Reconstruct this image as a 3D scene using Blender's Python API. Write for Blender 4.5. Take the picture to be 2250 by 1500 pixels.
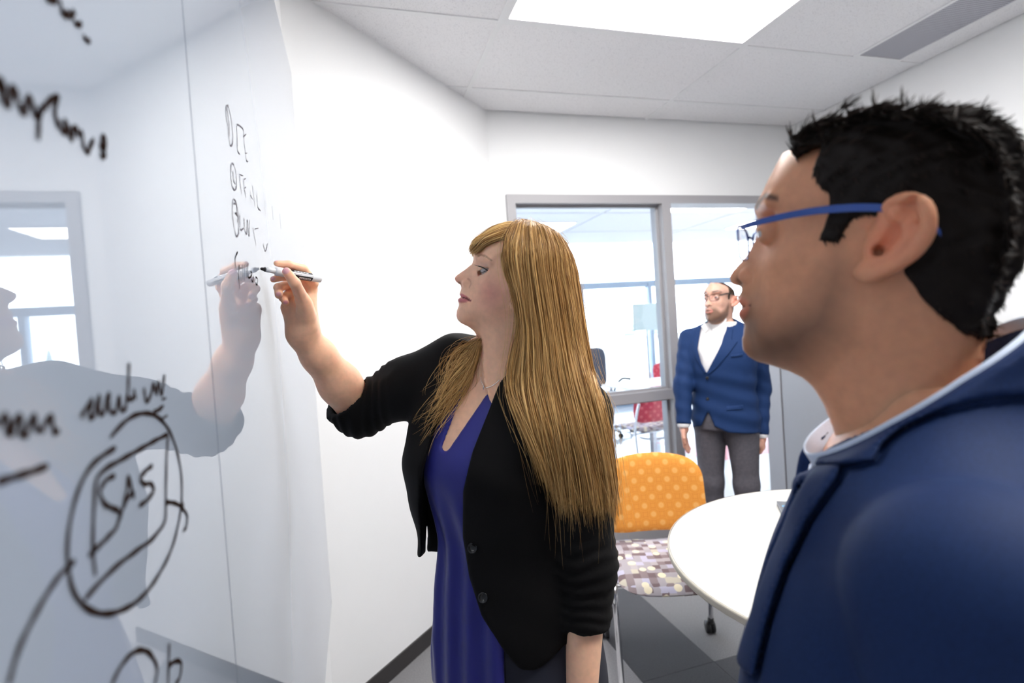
import bpy, bmesh, math, random
import numpy as np
from mathutils import Vector, Matrix
random.seed(7); RNG = np.random.default_rng(11)
for o in list(bpy.data.objects): bpy.data.objects.remove(o, do_unlink=True)
SC = bpy.context.scene; COL = SC.collection

# ---------------------------------------------------------------- camera, world, exposure
FPX = 1173.6; YAW, PITCH, ROLL = (math.radians(v) for v in (16.4416, -1.4528, -3.8419))
CAM = np.array([0.0, 0.0, 1.475])
def _axes():
    fw = np.array([math.sin(YAW)*math.cos(PITCH), math.cos(YAW)*math.cos(PITCH), math.sin(PITCH)])
    r0 = np.array([math.cos(YAW), -math.sin(YAW), 0]); u0 = np.cross(r0, fw)
    return (math.cos(ROLL)*r0+math.sin(ROLL)*u0, -math.sin(ROLL)*r0+math.cos(ROLL)*u0, fw)
CR, CU, CF = _axes()
def ray(x, y): return (x-1125)/FPX*CR-(y-750)/FPX*CU+CF
def at(x, y, depth): return CAM+ray(x, y)*depth
def on_plane(x, y, p, n):
    d = ray(x, y); return CAM+d*(np.dot(np.asarray(p)-CAM, n)/np.dot(d, n))
def proj(P):
    P = np.asarray(P)-CAM; z = P@CF
    return 1125+FPX*(P@CR)/z, 750-FPX*(P@CU)/z, z
cd = bpy.data.cameras.new('camera'); co = bpy.data.objects.new('camera', cd); COL.objects.link(co)
cd.sensor_width = 36; cd.lens = FPX/2250*36; cd.clip_start = .02; cd.clip_end = 200
m = Matrix.Identity(4)
for i in range(3): m[i][0], m[i][1], m[i][2], m[i][3] = CR[i], CU[i], -CF[i], CAM[i]
co.matrix_world = m; SC.camera = co
cd.dof.use_dof = True; cd.dof.focus_distance = 1.1; cd.dof.aperture_fstop = 3.2
W = bpy.data.worlds.new('world'); SC.world = W; W.use_nodes = True
bg = W.node_tree.nodes['Background']; bg.inputs[0].default_value = (.80, .90, 1.0, 1); bg.inputs[1].default_value = 7.0
SC.view_settings.view_transform = 'Standard'; SC.view_settings.look = 'None'
SC.view_settings.gamma = 1; SC.view_settings.use_curve_mapping = False; SC.view_settings.exposure = 0.42
PANEL_EMIT = 19.0      # ceiling troffers
FLOOR_Z, CEIL_Z = 0.0, 2.80

# ---------------------------------------------------------------- materials
MATS = {}
def mat(name, color=(.8, .8, .8), rough=.5, metal=0, vcol=False, noise=None, bump=None, spec=None, ior=None, sheen=0, sss=0, coat=0, emit=None, aniso=0):
    if name in MATS: return MATS[name]
    M = bpy.data.materials.new(name); M.use_nodes = True; nt = M.node_tree; b = nt.nodes['Principled BSDF']
    b.inputs['Base Color'].default_value = (*color, 1); b.inputs['Roughness'].default_value = rough
    b.inputs['Metallic'].default_value = metal
    if spec is not None: b.inputs['Specular IOR Level'].default_value = spec
    if ior: b.inputs['IOR'].default_value = ior
    if sheen: b.inputs['Sheen Weight'].default_value = sheen; b.inputs['Sheen Roughness'].default_value = .4
    if coat: b.inputs['Coat Weight'].default_value = coat
    if sss:
        b.inputs['Subsurface Weight'].default_value = sss; b.inputs['Subsurface Radius'].default_value = (.010, .004, .002); b.inputs['Subsurface Scale'].default_value = 1.0
    if emit: b.inputs['Emission Color'].default_value = (*emit[:3], 1); b.inputs['Emission Strength'].default_value = emit[3]
    tc = nt.nodes.new('ShaderNodeTexCoord')
    src = None
    if vcol:
        a = nt.nodes.new('ShaderNodeAttribute'); a.attribute_name = 'Col'; src = a.outputs['Color']
    if noise:          # (scale, dark factor, light factor)
        n = nt.nodes.new('ShaderNodeTexNoise'); n.inputs['Scale'].default_value = noise[0]; n.inputs['Detail'].default_value = 6
        nt.links.new(tc.outputs['Object'], n.inputs['Vector'])
        r = nt.nodes.new('ShaderNodeMapRange'); r.inputs[1].default_value = .3; r.inputs[2].default_value = .7
        r.inputs[3].default_value = noise[1]; r.inputs[4].default_value = noise[2]
        nt.links.new(n.outputs['Fac'], r.inputs[0])
        x = nt.nodes.new('ShaderNodeMix'); x.data_type = 'RGBA'; x.blend_type = 'MULTIPLY'; x.inputs[0].default_value = 1
        if src: nt.links.new(src, x.inputs[6])
        else: x.inputs[6].default_value = (*color, 1)
        nt.links.new(r.outputs[0], x.inputs[7]); src = x.outputs[2]
    if src: nt.links.new(src, b.inputs['Base Color'])
    if bump:           # (scale, strength, distance)
        n2 = nt.nodes.new('ShaderNodeTexNoise'); n2.inputs['Scale'].default_value = bump[0]; n2.inputs['Detail'].default_value = 4
        nt.links.new(tc.outputs['Object'], n2.inputs['Vector'])
        bp = nt.nodes.new('ShaderNodeBump'); bp.inputs['Strength'].default_value = bump[1]; bp.inputs['Distance'].default_value = bump[2]
        nt.links.new(n2.outputs['Fac'], bp.inputs['Height']); nt.links.new(bp.outputs[0], b.inputs['Normal'])
    MATS[name] = M; return M
def glass_mat(name, tint=(1, 1, 1), ior=1.5):
    M = bpy.data.materials.new(name); M.use_nodes = True; nt = M.node_tree; nt.nodes.remove(nt.nodes['Principled BSDF'])
    t = nt.nodes.new('ShaderNodeBsdfTransparent'); t.inputs[0].default_value = (*tint, 1)
    g = nt.nodes.new('ShaderNodeBsdfGlossy'); g.inputs['Roughness'].default_value = 0
    fr = nt.nodes.new('ShaderNodeFresnel'); fr.inputs[0].default_value = ior
    mx = nt.nodes.new('ShaderNodeMixShader'); nt.links.new(fr.outputs[0], mx.inputs[0]); nt.links.new(t.outputs[0], mx.inputs[1]); nt.links.new(g.outputs[0], mx.inputs[2])
    nt.links.new(mx.outputs[0], nt.nodes['Material Output'].inputs[0]); MATS[name] = M; return M

# ---------------------------------------------------------------- objects
def tag(o, label=None, cat=None, group=None, kind=None):
    if label: o['label'] = label
    if cat: o['category'] = cat
    if group: o['group'] = group
    if kind: o['kind'] = kind
    return o
def empty(name, loc=(0, 0, 0), label=None, cat=None, group=None):
    o = bpy.data.objects.new(name, None); COL.objects.link(o); o.location = loc; o.empty_display_size = .1
    bpy.context.view_layer.update()
    return tag(o, label, cat, group)
def link(name, me, material=None, parent=None, smooth=False):
    o = bpy.data.objects.new(name, me); COL.objects.link(o)
    if material and not me.materials: me.materials.append(material)
    if smooth: me.polygons.foreach_set('use_smooth', [True]*len(me.polygons))
    if parent:
        o.parent = parent; o.matrix_parent_inverse = parent.matrix_world.inverted()
    return o
def mesh(name, V, F, material=None, parent=None, smooth=False, col=None):
    me = bpy.data.meshes.new(name)
    V = np.asarray(V, np.float32)
    if isinstance(F, np.ndarray):
        k = F.shape[1]; me.vertices.add(len(V)); me.vertices.foreach_set('co', V.ravel())
        me.loops.add(F.size); me.loops.foreach_set('vertex_index', F.astype(np.int32).ravel())
        me.polygons.add(len(F)); me.polygons.foreach_set('loop_start', np.arange(0, F.size, k, dtype=np.int32))
        me.update(calc_edges=True); me.validate()
    else:
        me.from_pydata([tuple(map(float, v)) for v in V], [], F)
    if col is not None:
        a = me.color_attributes.new('Col', 'FLOAT_COLOR', 'POINT')
        c = np.ones((len(V), 4), np.float32); c[:, :3] = col; a.data.foreach_set('color', c.ravel())
    return link(name, me, material, parent, smooth)
BOXF = [(0, 3, 2, 1), (4, 5, 6, 7), (0, 1, 5, 4), (1, 2, 6, 5), (2, 3, 7, 6), (3, 0, 4, 7)]
class MB:
    def __init__(s): s.V = []; s.F = []
    def add(s, V, F):
        n = len(s.V); s.V += [tuple(map(float, v)) for v in V]; s.F += [tuple(i+n for i in f) for f in F]; return s
    def box(s, x0, x1, y0, y1, z0, z1):
        return s.add([(x0, y0, z0), (x1, y0, z0), (x1, y1, z0), (x0, y1, z0), (x0, y0, z1), (x1, y0, z1), (x1, y1, z1), (x0, y1, z1)], BOXF)
    def obox(s, c, ux, uy, uz):     # centre and three half-extent vectors
        c, ux, uy, uz = map(np.asarray, (c, ux, uy, uz))
        return s.add([c-ux-uy-uz, c+ux-uy-uz, c+ux+uy-uz, c-ux+uy-uz, c-ux-uy+uz, c+ux-uy+uz, c+ux+uy+uz, c-ux+uy+uz], BOXF)
    def tube(s, pts, r, n=10, closed=False):
        V, F = tube_geo(pts, r, n, closed); return s.add(V, [tuple(f) for f in F])
    def prism(s, poly, z0, z1):
        n = len(poly); V = [(x, y, z0) for x, y in poly]+[(x, y, z1) for x, y in poly]
        return s.add(V, [tuple(range(n))[::-1], tuple(range(n, 2*n))]+[(i, (i+1) % n, n+(i+1) % n, n+i) for i in range(n)])
    def lathe(s, prof, c=(0, 0, 0), n=32):
        V = []; F = []; k = len(prof)
        for j in range(n):
            a = 2*math.pi*j/n
            V += [(c[0]+r*math.cos(a), c[1]+r*math.sin(a), c[2]+z) for r, z in prof]
        for j in range(n):
            for i in range(k-1): F.append((j*k+i, ((j+1) % n)*k+i, ((j+1) % n)*k+i+1, j*k+i+1))
        return s.add(V, F)
    def build(s, name, material, parent=None, smooth=False, bevel=0, xf=None):
        V = s.V if xf is None else [xf @ Vector(v) for v in s.V]
        o = mesh(name, V, s.F, material, parent, smooth)
        if bevel:
            md = o.modifiers.new('bevel', 'BEVEL'); md.width = bevel; md.segments = 3; md.limit_method = 'ANGLE'; md.angle_limit = .6
        return o
def tube_geo(pts, r, n=10, closed=False):
    P = np.asarray(pts, float); k = len(P); r = np.broadcast_to(np.asarray(r, float), (k,))
    T = np.gradient(P, axis=0); T /= np.linalg.norm(T, axis=1)[:, None]+1e-12
    up = np.array([0, 0, 1.]) if abs(T[0, 2]) < .9 else np.array([1., 0, 0])
    V = []; N = np.cross(T[0], up); N /= np.linalg.norm(N)
    for i in range(k):
        N = N-T[i]*np.dot(N, T[i]); N /= np.linalg.norm(N)+1e-12; B = np.cross(T[i], N)
        for j in range(n):
            a = 2*math.pi*j/n; V.append(P[i]+r[i]*(math.cos(a)*N+math.sin(a)*B))
    F = [(i*n+j, i*n+(j+1) % n, (i+1)*n+(j+1) % n, (i+1)*n+j) for i in range(k-1) for j in range(n)]
    F += [tuple(range(n))[::-1], tuple((k-1)*n+j for j in range(n))]
    return V, F
def spline(pts, n):
    """Catmull-Rom through pts, n samples."""
    P = np.asarray(pts, float); k = len(P)
    d = np.r_[0, np.cumsum(np.linalg.norm(np.diff(P, axis=0), axis=1)+1e-9)]; d /= d[-1]
    t = np.linspace(0, 1, n); out = np.zeros((n, P.shape[1])); M = np.gradient(P, d, axis=0) if k > 2 else np.repeat((P[1:]-P[:1]), 2, 0)
    i = np.clip(np.searchsorted(d, t, 'right')-1, 0, k-2); h = (d[i+1]-d[i]); s = (t-d[i])/h; s = s[:, None]; h = h[:, None]
    return (2*s**3-3*s**2+1)*P[i]+(s**3-2*s**2+s)*h*M[i]+(-2*s**3+3*s**2)*P[i+1]+(s**3-s**2)*h*M[i+1]
def copy_tree(o, parent=None):
    c = o.copy(); COL.objects.link(c); c.parent = parent
    for ch in list(o.children): copy_tree(ch, c)
    return c
# ---------------------------------------------------------------- implicit modelling (numpy): fields, blending, surface nets
def smin(a, b, k):
    h = np.clip(.5+.5*(b-a)/k, 0, 1); return b+(a-b)*h-k*h*(1-h)
def smax(a, b, k): return -smin(-a, -b, k)
def f_cap(a, b, ra, rb=None):
    a = np.asarray(a, np.float32); b = np.asarray(b, np.float32); rb = ra if rb is None else rb
    ab = b-a; L = float(ab@ab)
    def f(P):
        t = np.clip(((P-a)@ab)/L, 0, 1); return np.linalg.norm(P-a-t[:, None]*ab, axis=1)-(ra+(rb-ra)*t)
    return f
def f_ell(c, R, axes=None):
    c = np.asarray(c, np.float32); R = np.asarray(R, np.float32); A = None if axes is None else np.asarray(axes, np.float32)
    def f(P):
        q = P-c
        if A is not None: q = q@A.T
        k0 = np.linalg.norm(q/R, axis=1); k1 = np.linalg.norm(q/(R*R), axis=1)+1e-9
        return k0*(k0-1)/k1
    return f
def f_chain(pts, radii, k=.01):
    fs = [f_cap(pts[i], pts[i+1], radii[i], radii[i+1]) for i in range(len(pts)-1)]
    def f(P):
        d = fs[0](P)
        for g in fs[1:]: d = smin(d, g(P), k)
        return d
    return f
def f_union(fs, k=.01):
    def f(P):
        d = fs[0](P)
        for g in fs[1:]: d = smin(d, g(P), k) if k else np.minimum(d, g(P))
        return d
    return f
def in_poly(X, Y, poly):
    """signed distance to closed polygon in 2D, negative inside"""
    poly = np.asarray(poly, np.float32); n = len(poly); d = np.full(X.shape, 1e9, np.float32); s = np.zeros(X.shape, bool)
    for i in range(n):
        a, b = poly[i], poly[(i+1) % n]; ex, ey = b-a; L = ex*ex+ey*ey+1e-12
        t = np.clip(((X-a[0])*ex+(Y-a[1])*ey)/L, 0, 1)
        d = np.minimum(d, (X-a[0]-t*ex)**2+(Y-a[1]-t*ey)**2)
        c = ((a[1] > Y) != (b[1] > Y)) & (X < (b[0]-a[0])*(Y-a[1])/(b[1]-a[1]+1e-12)+a[0]); s ^= c
    return np.where(s, -1, 1)*np.sqrt(d)
def f_prism(origin, ex, ey, poly):
    """infinite prism: polygon in plane (ex, ey) at origin"""
    o, ex, ey = (np.asarray(v, np.float32) for v in (origin, ex, ey))
    def f(P): q = P-o; return in_poly(q@ex, q@ey, poly)
    return f
def f_half(p, n):
    p = np.asarray(p, np.float32); n = np.asarray(n, np.float32)/np.linalg.norm(n)
    return lambda P: (P-p)@n
def f_loft(origin, ex, ey, ez, secs, p=2.4):
    """stack of super-ellipse sections along ez: rows (z, cx, cy, rx, ry); smooth interpolation"""
    o, ex, ey, ez = (np.asarray(v, np.float32) for v in (origin, ex, ey, ez))
    S = np.asarray(secs, float); zz = np.linspace(S[0, 0], S[-1, 0], 120)
    def itp(c):
        m_ = np.gradient(S[:, c], S[:, 0]); i = np.clip(np.searchsorted(S[:, 0], zz, 'right')-1, 0, len(S)-2)
        h = S[i+1, 0]-S[i, 0]; s = (zz-S[i, 0])/h
        return (2*s**3-3*s**2+1)*S[i, c]+(s**3-2*s**2+s)*h*m_[i]+(-2*s**3+3*s**2)*S[i+1, c]+(s**3-s**2)*h*m_[i+1]
    T = [itp(c) for c in range(1, 5)]
    def f(P):
        q = P-o; x, y, z = q@ex, q@ey, q@ez
        cx, cy, rx, ry = (np.interp(z, zz, t).astype(np.float32) for t in T)
        rx = np.maximum(rx, .002); ry = np.maximum(ry, .002)
        k = (np.abs((x-cx)/rx)**p+np.abs((y-cy)/ry)**p)**(1/p)
        d = (k-1)*np.minimum(rx, ry)
        e = np.maximum(S[0, 0]-z, z-S[-1, 0])
        return np.maximum(d, e)
    return f
def surface_nets(f, lo, hi, vox, coarse=4):
    lo = np.asarray(lo, float); hi = np.asarray(hi, float)
    n = (np.ceil((hi-lo)/vox/coarse).astype(int)*coarse)+1
    ax = [lo[i]+vox*np.arange(n[i]) for i in range(3)]
    cx = [a[::coarse] for a in ax]
    G = np.stack(np.meshgrid(*cx, indexing='ij'), -1).reshape(-1, 3).astype(np.float32)
    C = f(G).reshape([len(c) for c in cx])
    # active fine nodes
    near = np.abs(C) < vox*coarse*2.6
    cn = [len(c)-1 for c in cx]
    blk = np.zeros(cn, bool)
    for a in (0, 1):
        for b in (0, 1):
            for c in (0, 1): blk |= near[a:cn[0]+a, b:cn[1]+b, c:cn[2]+c]
    V = np.repeat(np.repeat(np.repeat(C[:-1, :-1, :-1], coarse, 0), coarse, 1), coarse, 2)
    V = np.pad(V, ((0, 1),)*3, mode='edge')
    act = np.zeros(n, bool); bi = np.argwhere(blk)
    A = np.repeat(np.repeat(np.repeat(blk, coarse, 0), coarse, 1), coarse, 2); act[:-1, :-1, :-1] = A
    for d in range(3):
        s = [slice(None)]*3; s2 = [slice(None)]*3; s[d] = slice(1, None); s2[d] = slice(None, -1)
        t = act.copy(); t[tuple(s)] |= act[tuple(s2)]; act = t
    idx = np.nonzero(act)
    P = np.stack([ax[i][idx[i]] for i in range(3)], -1).astype(np.float32)
    vals = np.concatenate([f(P[i:i+400000]) for i in range(0, len(P), 400000)]) if len(P) else np.zeros(0)
    V = V.astype(np.float32); V[idx] = vals
    V[0] = V[-1] = 1e-3; V[:, 0] = V[:, -1] = 1e-3; V[:, :, 0] = V[:, :, -1] = 1e-3
    S = V < 0; m_ = [k-1 for k in n]
    def cor(a, b, c): return (slice(a, m_[0]+a), slice(b, m_[1]+b), slice(c, m_[2]+c))
    cnt = np.zeros(m_, np.int8); cs = [(a, b, c) for a in (0, 1) for b in (0, 1) for c in (0, 1)]
    for k in cs: cnt += S[cor(*k)]
    cell = (cnt > 0) & (cnt < 8); ci = np.argwhere(cell); vid = np.full(m_, -1, np.int64); vid[cell] = np.arange(len(ci))
    pos = np.zeros((len(ci), 3)); w = np.zeros(len(ci))
    for i, a in enumerate(cs):
        for b in cs[i+1:]:
            if sum(abs(p-q) for p, q in zip(a, b)) != 1: continue
            va = V[tuple((ci+a).T)]; vb = V[tuple((ci+b).T)]; c = (va < 0) != (vb < 0)
            t = va/(va-vb+1e-20); t = np.clip(t, 0, 1)
            pt = np.asarray(a)+t[:, None]*(np.asarray(b)-np.asarray(a)); pos[c] += pt[c]; w[c] += 1
    pos = lo+vox*(ci+pos/w[:, None])
    Q = []
    for d in range(3):
        e, g = [(1, 2), (2, 0), (0, 1)][d]
        s0 = [slice(0, m_[i]) for i in range(3)]; s1 = list(s0); s1[d] = slice(1, m_[d]+1)
        A, B = S[tuple(s0)], S[tuple(s1)]; x = np.argwhere(A != B)
        x = x[(x[:, e] > 0) & (x[:, g] > 0)]
        if not len(x): continue
        de = np.zeros(3, int); de[e] = 1; dg = np.zeros(3, int); dg[g] = 1
        q = np.stack([vid[tuple((x-de-dg).T)], vid[tuple((x-dg).T)], vid[tuple(x.T)], vid[tuple((x-de).T)]], 1)
        fl = ~A[tuple(x.T)]; q[fl] = q[fl][:, ::-1]; q = q[(q >= 0).all(1)]; Q.append(q)
    return pos, np.concatenate(Q)
def relax(V, F, it=2, lam=.5):
    V = np.asarray(V, float)
    E = np.unique(np.sort(np.concatenate([F[:, [0, 1]], F[:, [1, 2]], F[:, [2, 3]], F[:, [3, 0]]]), 1), axis=0)
    deg = np.bincount(E.ravel(), minlength=len(V))[:, None]
    for _ in range(it):
        S = np.zeros_like(V)
        for k in range(3):
            S[:, k] = np.bincount(E[:, 0], V[E[:, 1], k], len(V))+np.bincount(E[:, 1], V[E[:, 0], k], len(V))
        V = V+lam*(S/np.maximum(deg, 1)-V)
    return V
def solid(name, f, lo, hi, vox, material, parent=None, color=None, it=2, coarse=4):
    V, F = surface_nets(f, lo, hi, vox, coarse); V = relax(V, F, it)
    return mesh(name, V, F, material, parent, True, None if color is None else color(V))

# frame: origin + three axes (forward a, up b, lateral c)
class Frame:
    def __init__(s, o, fwd, up):
        s.o = np.asarray(o, float); a = np.asarray(fwd, float); a = a/np.linalg.norm(a)
        b = np.asarray(up, float); b = b-a*np.dot(a, b); b /= np.linalg.norm(b); s.a, s.b, s.c = a, b, np.cross(a, b)   # c: person's right when a forward, b up
    def w(s, a, b, c=0): return s.o+a*s.a+b*s.b+c*s.c
    def l(s, P): q = np.asarray(P)-s.o; return np.stack([q@s.a, q@s.b, q@s.c], -1)
    def px(s, x, y, c=0):
        """pixel -> (a,b) on the plane lateral = c"""
        P = on_plane(x, y, s.o+c*s.c, s.c); q = P-s.o; return (float(q@s.a), float(q@s.b))
class HeadField:
    """head + neck as an inflated side profile: |c| < h(a,b), h zero on the traced outline"""
    def __init__(s, prof, ctrl, res=.0025):
        prof = np.asarray(prof, float); s.lo = prof.min(0)-.05; s.hi = prof.max(0)+.05; s.res = res
        n = np.ceil((s.hi-s.lo)/res).astype(int)+1; s.n = n
        A, B = np.meshgrid(s.lo[0]+res*np.arange(n[0]), s.lo[1]+res*np.arange(n[1]), indexing='ij')
        sd = in_poly(A, B, prof); s.sd = sd
        ins = sd < 0; wgt = np.clip(-sd/res, 0, 1)       # soft inside mask for a sub-grid boundary
        u = np.zeros(n); 
        # coarse-to-fine relaxation of  lap u = -1, u = 0 outside
        for st in (8, 4, 2, 1):
            mk = ins[::st, ::st]; uu = u[::st, ::st].copy(); h2 = (st*res)**2
            for _ in range(260 if st > 1 else 160):
                p = np.pad(uu, 1); uu = np.where(mk, (p[2:, 1:-1]+p[:-2, 1:-1]+p[1:-1, 2:]+p[1:-1, :-2]+h2)/4, 0)
            up = np.repeat(np.repeat(uu, st, 0), st, 1)[:n[0], :n[1]]
            u = np.pad(up, ((0, n[0]-up.shape[0]), (0, n[1]-up.shape[1])), mode='edge')*(ins)
        c = np.asarray(ctrl, float)
        def bil(g, a, b):
            x = np.clip((a-s.lo[0])/res, 0, n[0]-1.001); y = np.clip((b-s.lo[1])/res, 0, n[1]-1.001)
            i = x.astype(int); j = y.astype(int); fx = x-i; fy = y-j
            return g[i, j]*(1-fx)*(1-fy)+g[i+1, j]*fx*(1-fy)+g[i, j+1]*(1-fx)*fy+g[i+1, j+1]*fx*fy
        s.bil = bil
        ui = np.maximum(bil(u, c[:, 0], c[:, 1]), 2e-6); ls = np.log(c[:, 2]**2/ui)
        phi = lambda r2: np.sqrt(r2+.016**2)
        K = phi((c[:, None, 0]-c[None, :, 0])**2+(c[:, None, 1]-c[None, :, 1])**2); m0 = ls.mean()
        wt = np.linalg.solve(K@K.T+3e-6*np.eye(len(c)), K.T@(ls-m0)); num = np.full(n, m0)
        for (a, b, h), l in zip(c, wt): num += l*phi((A-a)**2+(B-b)**2)
        den = 1
        q = u*np.exp(num/den); hgt = np.sqrt(np.maximum(q, 0))
        for _ in range(10):
            p = np.pad(hgt, 1, mode='edge'); sm = (p[2:, 1:-1]+p[:-2, 1:-1]+p[1:-1, 2:]+p[1:-1, :-2]+4*hgt)/8
            hgt = np.where(ins & (sd < -res*3), sm, hgt)
        s.h = hgt; ga, gb = np.gradient(hgt, res); s.g = np.clip(np.sqrt(1+ga**2+gb**2), 1, 12)
    def __call__(s, L):
        a, b, c = L[:, 0], L[:, 1], np.abs(L[:, 2]); h = s.bil(s.h, a, b); d2 = s.bil(s.sd, a, b)
        out = np.maximum(s.lo-L[:, :2], L[:, :2]-s.hi).max(1)
        F = (c-h)/s.bil(s.g, a, b)
        F = np.where(d2 > 0, np.maximum(np.sqrt(c*c+d2*d2)*.7, d2), F)
        return np.maximum(F, out).astype(np.float32)
# ---------------------------------------------------------------- the meeting room
WHITE = mat('wall_paint', (.86, .86, .865), .6, noise=(3, .985, 1.0), bump=(220, .06, .0006))
GLX = -.15; WLX = -.172; BY = 3.17; RX = 3.167; RY = -1.7; CH = 2.30     # glass plane, left wall, back wall, right wall, rear wall, chamfer X-Y=-CH
def struct(mb, name, m, parent=None, smooth=False, bevel=0):
    o = mb.build(name, m, parent, smooth, bevel)
    if parent is None: o['kind'] = 'structure'
    return o
t = .12
struct(MB().box(WLX-t, WLX, RY-t, CH+WLX, 0, CEIL_Z+.06), 'wall_left', WHITE)
cA = np.array([WLX, CH+WLX]); cB = np.array([BY-CH, BY]); nrm = np.array([-1, 1])/math.sqrt(2)*t
struct(MB().prism([tuple(cA), tuple(cB), tuple(cB+nrm+[0, .05]), tuple(cA+nrm-[.05, 0])], 0, CEIL_Z+.06), 'wall_angled', WHITE)
WX0, MX0, MX1, DX1, HZ = .957, 2.04, 2.105, 2.985, 2.295
b = MB(); b.box(BY-CH-.02, WX0, BY, BY+t, 0, CEIL_Z+.06); b.box(WX0, DX1, BY, BY+t, HZ, CEIL_Z+.06); b.box(DX1, RX+t, BY, BY+t, 0, CEIL_Z+.06)
struct(b, 'wall_back', WHITE)
struct(MB().box(RX, RX+t, RY-t, BY, 0, CEIL_Z+.06), 'wall_right', WHITE)
struct(MB().box(WLX-t, RX+t, RY-t, RY, 0, CEIL_Z+.06), 'wall_rear', mat('bounce_cut_grey', (.25, .26, .28), .7))  # unseen wall made dark grey to cut fill light from behind
# baseboards
BB = mat('baseboard_vinyl', (.035, .032, .033), .5)
d45 = (cB-cA)/np.linalg.norm(cB-cA); n45 = np.array([1, -1])/math.sqrt(2)*.008
struct(MB().prism([tuple(cA), tuple(cA+n45), tuple(cB+n45), tuple(cB)], 0, .075), 'baseboard_angled', BB)
struct(MB().box(WLX, WLX+.008, RY, CH+WLX-.01, 0, .075), 'baseboard_left', BB)
struct(MB().box(RX-.008, RX, RY, BY, 0, .075), 'baseboard_right', BB)

# carpet: one slab with planks laid on it
CARPET = [mat('carpet_'+n, c, .95, noise=(260, .7, 1.25), bump=(420, .6, .003), sheen=.2) for n, c in
          (('charcoal', (.075, .075, .085)), ('ash', (.36, .35, .36)), ('grey', (.20, .195, .205)), ('pale', (.50, .49, .49)))]
fl = struct(MB().box(WLX-t, RX+t, RY-t, BY+t, -.1, -.006), 'floor', mat('floor_slab', (.12, .12, .12), .9))
PW, PL = .345, 1.04
pm = {}
for ci in range(10):
    x0 = 1.025+PW*(ci-4); off = [1.93, 1.93, 1.41, 1.93, 1.93, 1.93, 1.41, 1.93, 1.41, 1.93][ci]
    for cj in range(-4, 2):
        y0, y1 = off+PL*cj, off+PL*(cj+1); y0 = max(y0, RY); y1 = min(y1, BY+.1)
        xa, xb = max(x0, WLX), min(x0+PW, RX)
        if y1-y0 < .05 or xb-xa < .03: continue
        k = random.choice([0, 1, 2, 1, 2])
        if ci == 4: k = 0
        if ci == 3: k = 1 if cj >= 0 else 3
        if ci == 5: k = 2 if cj >= 0 else 0
        MB().box(xa+.0008, xb-.0008, y0+.0008, y1-.0008, -.006, 0).build('carpet_plank', CARPET[k], fl)

# ceiling: slab, T-bars and mineral-fibre tiles
cl = struct(MB().box(WLX-t, RX+t, RY-t, BY+t, CEIL_Z+.03, CEIL_Z+.1), 'ceiling', WHITE)
TB = mat('ceiling_grid', (.80, .80, .81), .45)
def tile_mat():
    M = mat('ceiling_tile', (.80, .79, .80), .9)
    nt = M.node_tree; bs = nt.nodes['Principled BSDF']; tc = nt.nodes.new('ShaderNodeTexCoord')
    v = nt.nodes.new('ShaderNodeTexVoronoi'); v.inputs['Scale'].default_value = 150; n = nt.nodes.new('ShaderNodeTexNoise'); n.inputs['Scale'].default_value = 60; n.inputs['Detail'].default_value = 5
    nt.links.new(tc.outputs['Object'], v.inputs['Vector']); nt.links.new(tc.outputs['Object'], n.inputs['Vector'])
    mlt = nt.nodes.new('ShaderNodeMath'); mlt.operation = 'MULTIPLY'; nt.links.new(v.outputs['Distance'], mlt.inputs[0]); nt.links.new(n.outputs['Fac'], mlt.inputs[1])
    r = nt.nodes.new('ShaderNodeValToRGB'); r.color_ramp.elements[0].position = .05; r.color_ramp.elements[0].color = (.60, .59, .61, 1); r.color_ramp.elements[1].position = .16; r.color_ramp.elements[1].color = (.84, .83, .845, 1)
    nt.links.new(mlt.outputs[0], r.inputs[0]); nt.links.new(r.outputs[0], bs.inputs['Base Color'])
    bp = nt.nodes.new('ShaderNodeBump'); bp.inputs['Strength'].default_value = .3; bp.inputs['Distance'].default_value = .002; nt.links.new(mlt.outputs[0], bp.inputs['Height']); nt.links.new(bp.outputs[0], bs.inputs['Normal'])
    return M
TILE = tile_mat()
GX = [.704-1.267, .704, 1.970, 3.237]; GY = [2.243+.6415*k for k in range(-7, 3)]
gb = MB()
for x in GX[1:3]: gb.box(x-.012, x+.012, RY, BY, CEIL_Z-.001, CEIL_Z+.03)
for y in GY:
    if RY < y < BY: gb.box(WLX, RX, y-.012, y+.012, CEIL_Z-.0003, CEIL_Z+.029)
gb.build('ceiling_grid', TB, cl)
LIGHTS = [(1, 6), (1, 3)]  # second panel is added out of view to brighten the woman's face
def emis(name, c, s):
    M = mat(name, (1, 1, 1), .6, emit=(*c, s)); return M
DIFF = emis('light_diffuser', (1.0, .985, .96), PANEL_EMIT)
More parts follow.
